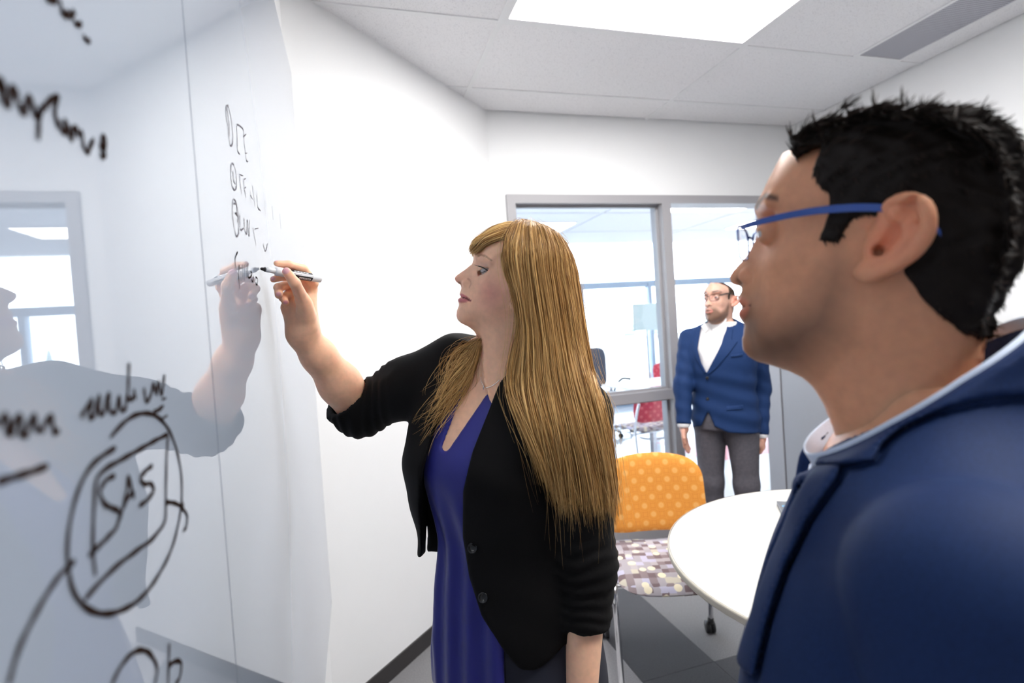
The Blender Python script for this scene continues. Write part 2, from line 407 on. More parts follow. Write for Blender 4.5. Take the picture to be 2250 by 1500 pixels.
for i in range(3):
    for j in range(len(GY)-1):
        x0, x1 = max(GX[i], WLX)+.012, min(GX[i+1], RX)-.012; y0, y1 = max(GY[j], RY)+.012, min(GY[j+1], BY)-.012
        if x1-x0 < .05 or y1-y0 < .05: continue
        if (i, j) in LIGHTS:
            vis = (i, j) == (1, 6)
            e = empty('ceiling_light', ((x0+x1)/2, (y0+y1)/2, CEIL_Z+.02), 'glowing recessed ceiling light panel above the woman at the board' if vis else 'added unseen ceiling panel brightening the woman from the camera side' if j == 3 else 'added unseen ceiling panel brightening from the rear of the room', 'ceiling light')
            
            f = MB(); f.box(x0, x1, y0, y0+.02, CEIL_Z, CEIL_Z+.025); f.box(x0, x1, y1-.02, y1, CEIL_Z, CEIL_Z+.025); f.box(x0, x0+.02, y0+.02, y1-.02, CEIL_Z, CEIL_Z+.025); f.box(x1-.02, x1, y0+.02, y1-.02, CEIL_Z, CEIL_Z+.025)
            f.build('frame', TB, e); MB().box(x0+.02, x1-.02, y0+.02, y1-.02, CEIL_Z+.008, CEIL_Z+.02).build('diffuser', DIFF, e)
        elif i == 2 and j in (5, 6):
            # tile beside the linear air diffuser
            MB().box(x0, 2.665, y0, y1, CEIL_Z+.004, CEIL_Z+.02).build('ceiling_tile', TILE, cl)
            MB().box(2.995, x1, y0, y1, CEIL_Z+.004, CEIL_Z+.02).build('ceiling_tile', TILE, cl)
        else: MB().box(x0, x1, y0, y1, CEIL_Z+.004, CEIL_Z+.02).build('ceiling_tile', TILE, cl)
# perforated air diffuser
vy0, vy1 = GY[5]+.012, GY[7]-.012
e = empty('air_vent', (2.83, (vy0+vy1)/2, CEIL_Z), 'long grey perforated air vent in the ceiling beside the light panel', 'air vent')
VM = mat('vent_metal', (.42, .42, .46), .5, metal=.3)
nt = VM.node_tree; tc = nt.nodes.new('ShaderNodeTexCoord'); vo = nt.nodes.new('ShaderNodeTexVoronoi'); vo.inputs['Scale'].default_value = 85; vo.inputs['Randomness'].default_value = 0
nt.links.new(tc.outputs['Object'], vo.inputs['Vector']); rp = nt.nodes.new('ShaderNodeValToRGB'); rp.color_ramp.elements[0].position = .3; rp.color_ramp.elements[0].color = (.13, .13, .16, 1); rp.color_ramp.elements[1].position = .42; rp.color_ramp.elements[1].color = (.50, .50, .55, 1)
nt.links.new(vo.outputs['Distance'], rp.inputs[0]); nt.links.new(rp.outputs[0], nt.nodes['Principled BSDF'].inputs['Base Color'])
MB().box(2.685, 2.975, vy0+.02, vy1-.02, CEIL_Z+.002, CEIL_Z+.01).build('perforated_plate', VM, e)
f = MB(); f.box(2.665, 2.685, vy0, vy1, CEIL_Z-.002, CEIL_Z+.02); f.box(2.975, 2.995, vy0, vy1, CEIL_Z-.002, CEIL_Z+.02); f.box(2.685, 2.975, vy0, vy0+.02, CEIL_Z-.002, CEIL_Z+.02); f.box(2.685, 2.975, vy1-.02, vy1, CEIL_Z-.002, CEIL_Z+.02)
f.build('vent_frame', TB, e)

# glazed partition: window and door opening in a grey steel frame
FR = mat('frame_steel', (.34, .33, .345), .42, spec=.4)
GLASS = glass_mat('clear_glass', (.97, .985, 1.0), 1.45)
fy0, fy1 = BY-.02, BY+.13
w = MB().box(WX0, WX0+.055, fy0, fy1, 0, HZ).build('window_1', FR); w['kind'] = 'structure'
def fpart(n, *a): return MB().box(*a).build(n, FR, w)
fpart('head_rail', WX0+.055, MX0, fy0, fy1, HZ-.055, HZ)
fpart('mullion', MX0, MX1, fy0, fy1, 0, HZ)
fpart('middle_rail', WX0+.055, MX0, fy0, fy1, .925, .99)
fpart('sill_rail', WX0+.055, MX0, fy0, fy1, 0, .11)
for z0, z1 in ((.11, .925), (.99, HZ-.055)):
    st = MB(); y = BY+.055
    for a in ((WX0+.055, WX0+.07, z0, z1), (MX0-.015, MX0, z0, z1), (WX0+.07, MX0-.015, z0, z0+.015), (WX0+.07, MX0-.015, z1-.015, z1)): st.box(a[0], a[1], y-.015, y+.02, a[2], a[3])
    st.build('glazing_stop', FR, w)
    MB().box(WX0+.06, MX0-.005, y, y+.006, z0+.005, z1-.005).build('pane', GLASS, w)
d = MB().box(MX1, DX1, fy0, fy1, HZ-.055, HZ).build('door_1', FR); d['kind'] = 'structure'
MB().box(DX1-.06, DX1, fy0, fy1, 0, HZ-.055).build('jamb', FR, d)
DOORM = mat('door_grey', (.30, .295, .31), .5, noise=(2, .95, 1.02))
lf = MB().box(2.925, 2.968, 2.27, 3.135, .008, 2.235).build('door_leaf', DOORM, d, bevel=.002)
hn = MB()
for z in (.25, 1.1, 2.0): hn.tube([(2.945, 3.143, z-.05), (2.945, 3.143, z+.05)], .007, 10)
hn.build('hinge', mat('hinge_steel', (.55, .55, .56), .3, metal=1), d)
hd = MB(); hd.tube([(2.925, 2.34, 1.0), (2.87, 2.34, 1.0), (2.865, 2.36, 1.0), (2.865, 2.46, 1.0)], .009, 10); hd.box(2.919, 2.925, 2.315, 2.365, .9, 1.1); hd.build('door_handle', MATS['hinge_steel'], d)

# back-painted glass marker board, two panels
BOARD = mat('board_glass', (.33, .375, .45), .0, ior=2.15)
EDGE = mat('glass_edge', (.10, .13, .14), .2)
def board_panel(y0, y1, label):
    o = MB().box(WLX+.012, GLX, y0, y1, .492, 2.462).build('glass_board', BOARD); tag(o, label, 'whiteboard')
    for yy in (y0+.12, y1-.12):
        for zz in (.6, 2.36): MB().tube([(WLX+.001, yy, zz), (WLX+.0125, yy, zz)], .014, 14).build('standoff', MATS['hinge_steel'], o)
    return o
MB().box(WLX+.002, WLX+.004, .60, .70, .45, 2.5).build('seam_backing', mat('seam_dark', (.05, .055, .06), .8), bpy.data.objects['wall_left'])
board_far = board_panel(.6515, 2.112, 'white glass marker board panel the woman is writing on')
board_near = board_panel(-.85, .6485, 'white glass marker board panel nearest the camera with large scribbles')
# ---------------------------------------------------------------- table, laptop, patterned chair
TC = (1.457, 1.21)
tb = empty('round_table', (*TC, 0), 'round white laminate table beside the man in the navy suit', 'table')
LAM = mat('table_laminate', (.70, .675, .63), .35, noise=(40, .985, 1.0))
MB().lathe([(0, .712), (.598, .712), (.606, .716), (.609, .722), (.609, .732), (.606, .737), (.60, .739), (0, .739)], (*TC, 0), 96).build('table_top', LAM, tb)
MB().lathe([(.6085, .714), (.6115, .716), (.6125, .722), (.6125, .731), (.6115, .736), (.6085, .7375)], (*TC, 0), 96).build('edge_band', mat('edge_band', (.60, .56, .48), .45), tb, True)
CHR = mat('chrome', (.75, .75, .77), .12, metal=1)
GRM = mat('grey_metal', (.35, .35, .37), .35, metal=.8)
MB().lathe([(0, 0.), (.30, 0.), (.305, .008), (.29, .02), (.06, .04), (.045, .06), (.042, .66), (.10, .70), (.2, .712), (0, .712)], (*TC, 0), 40).build('pedestal', GRM, tb, True)
# closed laptop, only a corner shows past the man's lapel
q0, q1 = np.array([1.479, 1.643]), np.array([1.393, 1.517]); ly = (q0-q1)/np.linalg.norm(q0-q1); lx = np.array([ly[1], -ly[0]])
lc = q0+lx*.16-ly*.115
lp = empty('laptop', (*lc, .739), 'closed dark grey laptop on the round table partly hidden by the navy suit', 'laptop')
X3 = lambda v: np.array([v[0], v[1], 0.])
MB().obox((*lc, .746), X3(lx)*.16, X3(ly)*.115, (0, 0, .006)).build('base', mat('laptop_dark', (.06, .06, .068), .4), lp, bevel=.003)
MB().obox((*lc, .7555), X3(lx)*.16, X3(ly)*.115, (0, 0, .003)).build('lid', mat('laptop_lid', (.16, .165, .18), .35), lp, bevel=.002)
lg = np.array([1.461, 1.585]); r_ = MB().tube([(lg[0]+.007*math.cos(a), lg[1]+.007*math.sin(a), .7588) for a in np.linspace(0, 2*math.pi, 25)], .0012, 6)
r_.build('logo_ring', mat('logo_blue', (.2, .5, .8), .4), lp)

def dots_mat(name, c0, c1, c2, scale):
    M = mat(name, c0, .8, sheen=.2); nt = M.node_tree; bs = nt.nodes['Principled BSDF']; tc = nt.nodes.new('ShaderNodeTexCoord')
    mp = nt.nodes.new('ShaderNodeMapping'); mp.inputs['Scale'].default_value = (scale, 0, scale); mp.inputs['Rotation'].default_value = (0, math.radians(45), 0); nt.links.new(tc.outputs['Object'], mp.inputs[0])
    v = nt.nodes.new('ShaderNodeTexVoronoi'); v.inputs['Scale'].default_value = 1; v.inputs['Randomness'].default_value = 0; nt.links.new(mp.outputs[0], v.inputs['Vector'])
    r = nt.nodes.new('ShaderNodeValToRGB'); r.color_ramp.interpolation = 'CONSTANT'; el = r.color_ramp.elements
    el[0].position = 0; el[0].color = (*c1, 1); el[1].position = .22; el[1].color = (*c0, 1)
    for p, c in ((.36, c2), (.41, c0), (.50, c2), (.56, c0)):
        e_ = el.new(p); e_.color = (*c, 1)
    nt.links.new(v.outputs['Distance'], r.inputs[0]); nt.links.new(r.outputs[0], bs.inputs['Base Color'])
    w_ = nt.nodes.new('ShaderNodeTexNoise'); w_.inputs['Scale'].default_value = 700; bp = nt.nodes.new('ShaderNodeBump'); bp.inputs['Strength'].default_value = .3; bp.inputs['Distance'].default_value = .001
    nt.links.new(tc.outputs['Object'], w_.inputs['Vector']); nt.links.new(w_.outputs['Fac'], bp.inputs['Height']); nt.links.new(bp.outputs[0], bs.inputs['Normal'])
    return M
def seat_mat():
    M = mat('seat_fabric', (.4, .36, .38), .85); nt = M.node_tree; bs = nt.nodes['Principled BSDF']; tc = nt.nodes.new('ShaderNodeTexCoord')
    def N(t): return nt.nodes.new('ShaderNode'+t)
    v = N('TexVoronoi'); v.inputs['Scale'].default_value = 34; v.distance = 'CHEBYCHEV'; v.inputs['Randomness'].default_value = .25; nt.links.new(tc.outputs['Object'], v.inputs['Vector'])
    r = N('ValToRGB'); r.color_ramp.interpolation = 'CONSTANT'; el = r.color_ramp.elements; sp = N('SeparateColor'); nt.links.new(v.outputs['Color'], sp.inputs[0]); nt.links.new(sp.outputs[0], r.inputs[0])
    el[0].position = 0; el[0].color = (.36, .33, .36, 1); el[1].position = .25; el[1].color = (.17, .12, .13, 1)
    for p, c in ((.45, (.42, .38, .40)), (.6, (.46, .44, .56)), (.75, (.24, .19, .20)), (.88, (.50, .46, .38))):
        e_ = el.new(p); e_.color = (*c, 1)
    v2 = N('TexVoronoi'); v2.inputs['Scale'].default_value = 17; v2.inputs['Randomness'].default_value = .95; nt.links.new(tc.outputs['Object'], v2.inputs['Vector'])
    r2 = N('ValToRGB'); r2.color_ramp.interpolation = 'CONSTANT'; r2.color_ramp.elements[0].color = (1, 1, 1, 1); r2.color_ramp.elements[1].position = .27; r2.color_ramp.elements[1].color = (0, 0, 0, 1); nt.links.new(v2.outputs['Distance'], r2.inputs[0])
    mx = N('Mix'); mx.data_type = 'RGBA'; nt.links.new(r2.outputs[0], mx.inputs[0]); nt.links.new(r.outputs[0], mx.inputs[6]); mx.inputs[7].default_value = (.78, .70, .52, 1)
    nt.links.new(mx.outputs[2], bs.inputs['Base Color']); return M
SEATM = seat_mat(); BLK = mat('black_plastic', (.015, .015, .017), .45)
ORANGE = dots_mat('orange_fabric', (.80, .315, .042), (.86, .42, .115), (.73, .255, .03), 19)
RED = dots_mat('red_fabric', (.62, .06, .09), (.72, .15, .17), (.5, .03, .06), 17)
def cushion(w_, d_, zc, th, dish, n=22, curve=0, vertical=False, top_arch=0, rr=.12):
    """rounded-rectangle pad; local x width, y depth (or height when vertical)"""
    V = []; F = []; k = n+1
    def sq(u, v):        # square -> rounded square
        p = 5.0; r = (abs(u)**p+abs(v)**p)**(1/p); m_ = max(abs(u), abs(v)); s = m_/r if r > 1e-9 else 1
        return u*s, v*s, m_
    for side in (1, -1):
        for j in range(k):
            for i in range(k):
                u, v = 2*i/n-1, 2*j/n-1; u, v = (math.sin(u*math.pi/2)*.35+u*.65), (math.sin(v*math.pi/2)*.35+v*.65); x, y, m_ = sq(u, v)
                e_ = max(0, 1-m_**6)**.5
                V.append((x*w_/2, y*d_/2, side*th/2*e_, x, y))
    base = k*k
    for s in (0, 1):
        for j in range(n):
            for i in range(n):
                q = [s*base+j*k+i, s*base+j*k+i+1, s*base+(j+1)*k+i+1, s*base+(j+1)*k+i]; F.append(q if s == 0 else q[::-1])
    out = []
    for x, y, z, u, v in V:
        if vertical: out.append((x, z-curve*(u*u)+.0, zc+y+top_arch*(1-u*u)*max(0, v)))
        else: out.append((x, y, zc+z+dish*(u*u)-(.02*max(0, v)**3)))
    return out, F
def side_chair(name, loc, rot, fabric, label, cat='chair', group=None, casters=True):
    """local: x right, +y is the sitter's forward"""
    e = empty(name, loc, label, cat, group); e.rotation_euler = (0, 0, rot); bpy.context.view_layer.update(); Mx = e.matrix_world
    def P(mb, n, m, par=e, smooth=True, bevel=0):
        o = mb.build(n, m, None, smooth, bevel); o.parent = par; return o
    V, F = cushion(.47, .46, .455, .055, .012); P(MB().add(V, F), 'seat', SEATM)
    V, F = cushion(.46, .31, .675, .035, 0, vertical=True, curve=-.045, top_arch=.03); mb = MB().add([(x, y-.235+.02-(z-.68)*.18, z) for x, y, z in V], F); P(mb, 'backrest', fabric)
    for s in (-1, 1):
        # front leg: up to the seat side, rear leg: up to the back
        fx = .245*s
        P(MB().tube(spline([(fx, .215, .06), (fx, .20, .30), (fx, .185, .45), (fx*.98, .15, .472)], 14), .0115, 12), 'leg', CHR)
        P(MB().tube(spline([(fx, -.24, .06), (fx, -.21, .30), (fx, -.20, .47), (fx*.99, -.235, .62), (fx*.93, -.262, .72)], 18), .0115, 12), 'leg', CHR)
        P(MB().tube([(fx, .16, .432), (fx, -.2, .432)], .010, 10), 'side_rail', CHR)
        for yy in (.215, -.24):
            c = P(MB().tube([(fx, yy, .075), (fx, yy, .05)], .014, 12), 'caster', BLK)
            wm = MB()
            for o_ in (-.012, .012): wm.tube([(fx+o_-.007, yy-.015, .027), (fx+o_+.007, yy-.015, .027)], .027, 20)
            P(wm, 'wheel', BLK, c)
    P(MB().tube([(-.245, .12, .425), (.245, .12, .425)], .009, 10), 'cross_bar', CHR); P(MB().tube([(-.245, -.16, .425), (.245, -.16, .425)], .009, 10), 'cross_bar', CHR)
    return e
fwd = np.array([-.31, -.95]); ch_rot = math.atan2(fwd[1], fwd[0])-math.pi/2
side_chair('side_chair', (1.18, 1.95, 0), ch_rot, ORANGE, 'chair with orange dotted back and patterned seat tucked at the round table')
# ---------------------------------------------------------------- the bright open room beyond the glass
FY0, FY1, FX0, FX1 = BY+.13, 8.2, -3.2, 10.5
FFL = mat('far_floor_vinyl', (.62, .66, .70), .12, noise=(1.5, .92, 1.05))
o = MB().box(FX0, FX1, BY+t, FY1+.2, -.1, 0).build('floor', FFL); o['kind'] = 'structure'
MB().box(3.35, 6.6, 4.55, 5.6, 0, .0015).build('red_inlay', mat('floor_red', (.62, .22, .25), .2), o)
o = MB().box(FX0, FX1, BY+t, FY1+.2, CEIL_Z+.02, CEIL_Z+.12).build('ceiling', WHITE); o['kind'] = 'structure'
for i in range(7):
    for j in range(4):
        x0, y0 = FX0+.4+i*1.95, FY0+.25+j*1.22
        MB().box(x0, x0+1.9, y0, y0+1.17, CEIL_Z+.005, CEIL_Z+.022).build('ceiling_tile', TILE, o)
for k, (x, y) in enumerate(((2.3, 4.4), (4.3, 5.6), (6.2, 4.4), (2.3, 6.8), (6.3, 6.8))):
    e = empty('ceiling_light', (x, y, CEIL_Z), 'recessed light panel in the ceiling of the bright room behind the glass', 'ceiling light', 'light panels of the far room')
    MB().box(x-.62, x+.62, y-.31, y+.31, CEIL_Z-.004, CEIL_Z+.01).build('frame', TB, e)
    MB().box(x-.6, x+.6, y-.29, y+.29, CEIL_Z-.008, CEIL_Z-.003).build('diffuser', emis('far_diffuser', (1, .98, .95), 6), e)
for n, a in (('wall_far_left', (FX0-.1, FX0, BY, FY1, 0, CEIL_Z+.06)), ('wall_far_right', (FX1, FX1+.1, BY, FY1, 0, CEIL_Z+.06))):
    x_ = MB().box(*a).build(n, WHITE); x_['kind'] = 'structure'
x_ = MB().box(FX0, WLX, BY, BY+t, 0, CEIL_Z+.06); x_.box(RX+t, FX1, BY, BY+t, 0, CEIL_Z+.06); x_ = x_.build('wall_partition', WHITE); x_['kind'] = 'structure'
x_ = MB().box(WLX-.1, BY-CH-.02, BY+.001, BY+t, 0, CEIL_Z+.06).build('wall_partition_end', WHITE); x_['kind'] = 'structure'
ALU = mat('anodised_blue_grey', (.30, .38, .48), .4, metal=.4)
wn = MB().box(FX0, FX1, FY1, FY1+.1, 2.03, 2.14).build('window_2', ALU); wn['kind'] = 'structure'
MB().box(FX0, FX1, FY1, FY1+.1, 0, .12).build('sill_rail', ALU, wn)
xs = [3.68+1.28*k for k in range(-5, 6)]
for x in xs: MB().box(x-.035, x+.035, FY1-.02, FY1+.1, 0, 2.08).build('mullion', ALU, wn)
for x in xs[:-1]:
    for z0, z1 in ((.12, 2.03), (2.14, 2.82)): MB().box(x+.035, x+1.245, FY1+.04, FY1+.046, z0, z1).build('pane', GLASS, wn)
# ground and a hazy tree line outside
g_ = MB().box(-80, 130, FY1+.2, 130, -3.2, -3.0).build('ground', mat('outside_ground', (.62, .62, .60), .9)); g_['kind'] = 'structure'
TR = mat('tree_leaves', (.30, .36, .34), .9, noise=(1.2, .8, 1.2))
for k in range(22):
    x, y, h = -60+k*8+random.uniform(-3, 3), 108+random.uniform(-4, 6), random.uniform(4.5, 8)
    e = empty('conifer_tree', (x, y, -3), 'distant conifer in the hazy tree line outside the far windows', 'tree', 'distant trees outside')
    mb = MB(); rows = 9; pr = []
    for q in range(rows):
        z = h*q/rows; pr += [(h*.26*(1-q/rows)+.15, z+.8), (h*.15*(1-q/rows)+.05, z+.8+h/rows*.8)]
    pr = [(0.05, .8)]+pr+[(0, h+1)]; mb.lathe(pr, (x, y, -3), 11); mb.build('foliage', TR, e); MB().tube([(x, y, -3), (x, y, -1.5)], .2, 8).build('trunk', mat('bark', (.1, .07, .05), .9), e)
# white tables
TW = mat('far_table_white', (.82, .82, .84), .3)
def far_table(c, hx, hy, rot, label):
    e = empty('work_table', (*c, 0), label, 'table'); e.rotation_euler = (0, 0, rot)
    def P(mb, n, m, bevel=0):
        o = mb.build(n, m, None, False, bevel); o.parent = e
    P(MB().box(-hx, hx, -hy, hy, .71, .74), 'table_top', TW, .008)
    for sx in (-1, 1):
        for sy in (-1, 1): P(MB().tube([(sx*(hx-.08), sy*(hy-.08), 0), (sx*(hx-.08), sy*(hy-.08), .71)], .02, 10), 'leg', GRM)
far_table((3.75, 5.45), .95, .42, math.radians(8), 'long white table in the far room seen through the window')
far_table((5.6, 7.2), .8, .4, 0, 'white table by the far windows right of the standing man')
side_chair('side_chair', (2.62, 4.55, 0), math.radians(4), RED, 'red chair facing away in the far room, seen through the lower pane')
side_chair('side_chair', (4.15, 6.35, 0), math.radians(175), RED, 'red chair on the far side of the long white table')
side_chair('side_chair', (4.55, 4.6, 0), math.radians(-60), RED, 'red chair in the far room behind the standing man')
# office chair and monitor desk
oc = empty('office_chair', (3.12, 6.35, 0), 'dark mesh office chair beyond the long white table', 'chair'); oc.rotation_euler = (0, 0, math.radians(200))
def PO(mb, n, m, smooth=True):
    o = mb.build(n, m, None, smooth); o.parent = oc; return o
DKB = mat('office_fabric', (.03, .045, .08), .7)
V, F = cushion(.5, .48, .5, .08, .02); PO(MB().add(V, F), 'seat', DKB)
V, F = cushion(.46, .55, .86, .05, 0, vertical=True, curve=-.05); PO(MB().add([(x, y-.25, z) for x, y, z in V], F), 'backrest', DKB)
PO(MB().tube([(0, 0, .09), (0, 0, .47)], .03, 12), 'gas_lift', BLK); PO(MB().tube([(0, -.1, .45), (0, -.29, .52), (0, -.29, .8)], .02, 10), 'back_support', BLK)
for k in range(5):
    a = k*2*math.pi/5; l_ = PO(MB().tube([(0, 0, .11), (.3*math.cos(a), .3*math.sin(a), .07)], [.025, .016], 8), 'base_spoke', BLK)
    o = MB().tube([(.3*math.cos(a)-.02, .3*math.sin(a), .03), (.3*math.cos(a)+.02, .3*math.sin(a), .03)], .03, 14).build('wheel', BLK); o.parent = l_
for s in (-1, 1): PO(MB().tube(spline([(.25*s, -.12, .5), (.29*s, -.08, .62), (.29*s, .02, .7), (.29*s, .16, .7)], 12), .017, 8), 'armrest', BLK)
far_table((2.55, 7.3), .7, .36, 0, 'white desk against the far windows behind the office chair')
mn = empty('computer_monitor', (2.95, 7.3, .74), 'dark computer monitor on the desk by the far windows', 'monitor')
MB().box(2.7, 3.2, 7.29, 7.32, .88, 1.2).build('screen', mat('screen_dark', (.03, .05, .09), .3), mn, bevel=.004)
MB().box(2.92, 2.98, 7.32, 7.35, .76, 1.0).build('stand', BLK, mn); MB().box(2.84, 3.06, 7.2, 7.4, .74, .752).build('base', BLK, mn)
# pale green sheet standing against the window, red basket on the table
sh = at(1390, 668, 6.6); s2 = at(1444, 724, 6.6)
pn = empty('pin_board', ((sh[0]+s2[0])/2, sh[1], .74), 'square pale green board standing by the far windows', 'pin board')
MB().box(sh[0], sh[0]+.36, sh[1], sh[1]+.02, s2[2], sh[2]).build('panel', mat('pale_green', (.50, .60, .60), .6), pn, bevel=.004)
MB().tube([(sh[0]+.18, sh[1]+.012, 0), (sh[0]+.18, sh[1]+.012, s2[2]+.1)], .012, 10).build('stand_pole', GRM, pn); MB().lathe([(0, 0), (.18, 0), (.17, .015), (0, .02)], (sh[0]+.18, sh[1]+.012, 0), 24).build('foot', GRM, pn)
bk = empty('basket', (4.2, 5.62, .74), 'small red basket with tall handle on the long white table', 'basket')
MB().lathe([(0, .742), (.1, .742), (.13, .86), (.122, .86), (.094, .75), (0, .75)], (4.2, 5.62, 0), 24).build('bowl', mat('basket_red', (.7, .08, .12), .5), bk, True)
MB().tube([(4.2+.125*math.cos(a), 5.62, .85+.2*math.sin(a)) for a in np.linspace(0, math.pi, 15)], .006, 8).build('handle', GRM, bk, True)
# ---------------------------------------------------------------- shared people helpers
def merge(name, parts, material, parent, colors=True):
    V = np.concatenate([p[0] for p in parts]); off = np.cumsum([0]+[len(p[0]) for p in parts[:-1]])
    F = np.concatenate([p[1]+o_ for p, o_ in zip(parts, off)]); C = np.concatenate([p[2] for p in parts]) if colors else None
    return mesh(name, V, F, material, parent, True, C)
def field_mesh(f, lo, hi, vox, it=2): V, F = surface_nets(f, lo, hi, vox); return relax(V, F, it), F
def bounds(pts, pad): P = np.asarray(pts); return P.min(0)-pad, P.max(0)+pad
def blob(P, c, r): return np.exp(-((P-np.asarray(c))**2).sum(1)/(r*r))
def lerpc(C, col, w): return C+(np.asarray(col)-C)*np.clip(w, 0, 1)[:, None]
def eyeball(name, fr, c, r, gaze, parent, iris=(.06, .07, .065)):
    """sphere with iris and pupil in vertex colour; gaze in local axes"""
    n, k = 28, 40; V = []; 
    for i in range(n+1):
        th = math.pi*i/n
        for j in range(k): V.append((math.sin(th)*math.cos(2*math.pi*j/k), math.sin(th)*math.sin(2*math.pi*j/k), math.cos(th)))
    V = np.array(V); F = np.array([(i*k+j, (i+1)*k+j, (i+1)*k+(j+1) % k, i*k+(j+1) % k) for i in range(n) for j in range(k)])
    g = np.asarray(gaze, float); g /= np.linalg.norm(g); d = V@g
    C = np.tile(np.array([.50, .46, .45]), (len(V), 1)); C[d > .87] = iris; C[d > .90] = np.array(iris)*1.2; C[d > .975] = (.01, .01, .012)
    L = V*r+np.asarray(c); Wd = fr.o+L[:, :1]*fr.a+L[:, 1:2]*fr.b+L[:, 2:]*fr.c
    return mesh(name, Wd, F, mat('eye_wet', (1, 1, 1), .05, vcol=True, coat=.5), parent, True, C)
SKIN = mat('skin', (.7, .45, .35), .48, vcol=True, sss=.35, noise=(90, .93, 1.05), bump=(900, .12, .0006), spec=.35)
def loc(fr, L): return fr.o+L[0]*fr.a+L[1]*fr.b+L[2]*fr.c

# ---------------------------------------------------------------- the woman at the board
wv = ray(1120, 620); wv = wv/np.linalg.norm(wv); upz = np.array([0, 0, 1.])
hyaw = math.radians(2)
c_ax = wv*math.cos(hyaw)+np.cross(upz, wv)*math.sin(hyaw)
H0 = at(1120, 620, 1.02)
WF = Frame(H0, np.cross(upz-wv*np.dot(upz, wv), c_ax), upz-c_ax*np.dot(upz, c_ax))     # forward, up ; lateral axis points away from the camera
if np.dot(WF.a, CR) > 0: WF = Frame(H0, -WF.a, WF.b)
prof_px = [(1042, 545), (1040, 558), (1041, 569), (1038, 579), (1030, 586), (1021, 593), (1009, 601), (1000, 608), (998.5, 612.5), (1001, 617), (1007, 622), (1013, 627), (1014.5, 631),
 (1013, 636), (1011, 642), (1010.5, 646), (1012.5, 650), (1014.5, 652), (1010.5, 655), (1007.5, 658.5), (1007, 662), (1009, 667), (1009.5, 670), (1006.5, 676), (1003.5, 685), (1003, 694), (1005, 701), (1010, 707), (1018, 711.5), (1031, 717), (1045, 725), (1054, 734), (1058, 742), (1061, 756), (1061, 775), (1060, 800), (1064, 830), (1076, 862),
 (1110, 900), (1180, 880), (1176, 830), (1172, 790), (1176, 750), (1192, 715), (1216, 680), (1236, 640), (1244, 600), (1238, 560), (1218, 528), (1188, 508), (1150, 499), (1110, 503), (1076, 516), (1054, 531)]
prof = [WF.px(x, y) for x, y in prof_px]
ctrl_px = [(1002, 612, .0055), (1012, 604, .0075), (1012, 617, .0105), (1022, 600, .0095), (1032, 592, .0095), (1040, 590, .0150), (1020, 623, .0150), (1030, 612, .0170), (1036, 600, .0175), (1048, 584, .0250), (1048, 598, .0260), (1058, 590, .0355), (1066, 592, .0430), (1074, 594, .0485), (1088, 592, .0570), (1110, 600, .0640),
 (1046, 560, .0170), (1056, 568, .0360), (1068, 568, .0480), (1056, 545, .0290), (1080, 545, .0530), (1120, 540, .0660), (1170, 560, .0735), (1180, 600, .0740), (1215, 590, .056), (1150, 520, .046), (1200, 540, .052),
 (1036, 625, .0240), (1046, 622, .0340), (1058, 622, .0440), (1072, 628, .0520), (1090, 635, .0580), (1115, 640, .0640), (1150, 640, .0680),
 (1016, 640, .0110), (1015, 648, .0130), (1024, 652, .0220), (1013, 660, .0150), (1024, 662, .0240), (1034, 655, .0300), (1050, 655, .0410), (1075, 660, .0510), (1105, 660, .0580),
 (1012, 676, .0160), (1008, 692, .0130), (1020, 690, .0250), (1018, 703, .0200), (1040, 690, .0360), (1065, 688, .0460), (1095, 680, .0530), (1122, 670, .0560), (1045, 712, .0220), (1075, 712, .0400), (1110, 705, .0480), (1080, 745, .0400), (1120, 745, .0480), (1160, 740, .046), (1080, 800, .042), (1120, 800, .05), (1100, 850, .055)]
WH = HeadField(prof, [(*WF.px(x, y, -h*.0), h) for x, y, h in ctrl_px])
def surf_pt(fr, HF, x, y, out=0.):
    """pixel -> local point on the near side of an inflated head"""
    c = 0.
    for _ in range(25):
        a, b = fr.px(x, y, c); h = float(HF.bil(HF.h, np.array([a]), np.array([b]))[0]); c = .5*c-.5*h
    return np.array([a, b, c-out], np.float32)
wsf = lambda x, y, out=0.: surf_pt(WF, WH, x, y, out)
ER = .0118; ep = wsf(1062, 591.5); weL = np.array([ep[0]-.0045, ep[1]-.0004, ep[2]+.0098])
L_mouth = spline([wsf(1015, 652.3), wsf(1018, 653.2), wsf(1022, 654.6), wsf(1028, 657.4), wsf(1034, 660.6)], 7); L_mouth[0, 2] = 0
L_up = spline([wsf(1012.5, 647), wsf(1017, 650), wsf(1023, 652.8), wsf(1030, 657)], 6); L_up[0, 2] = 0
L_lo = spline([wsf(1009.5, 659.5), wsf(1014, 660), wsf(1021, 660.6), wsf(1029, 660.4)], 6); L_lo[0, 2] = 0
f_mouth, f_up, f_lo = f_chain(L_mouth, [.0012]*6+[.0007], .001), f_chain(L_up, [.0026, .0026, .0024, .002, .0015, .0008], .002), f_chain(L_lo, [.0036, .0036, .0032, .0026, .0018, .0008], .002)
ala = wsf(1024.5, 621.5); alc = spline([wsf(1028, 612), wsf(1033, 617), wsf(1034.5, 624), wsf(1031, 631)], 6); nos = wsf(1010, 622)
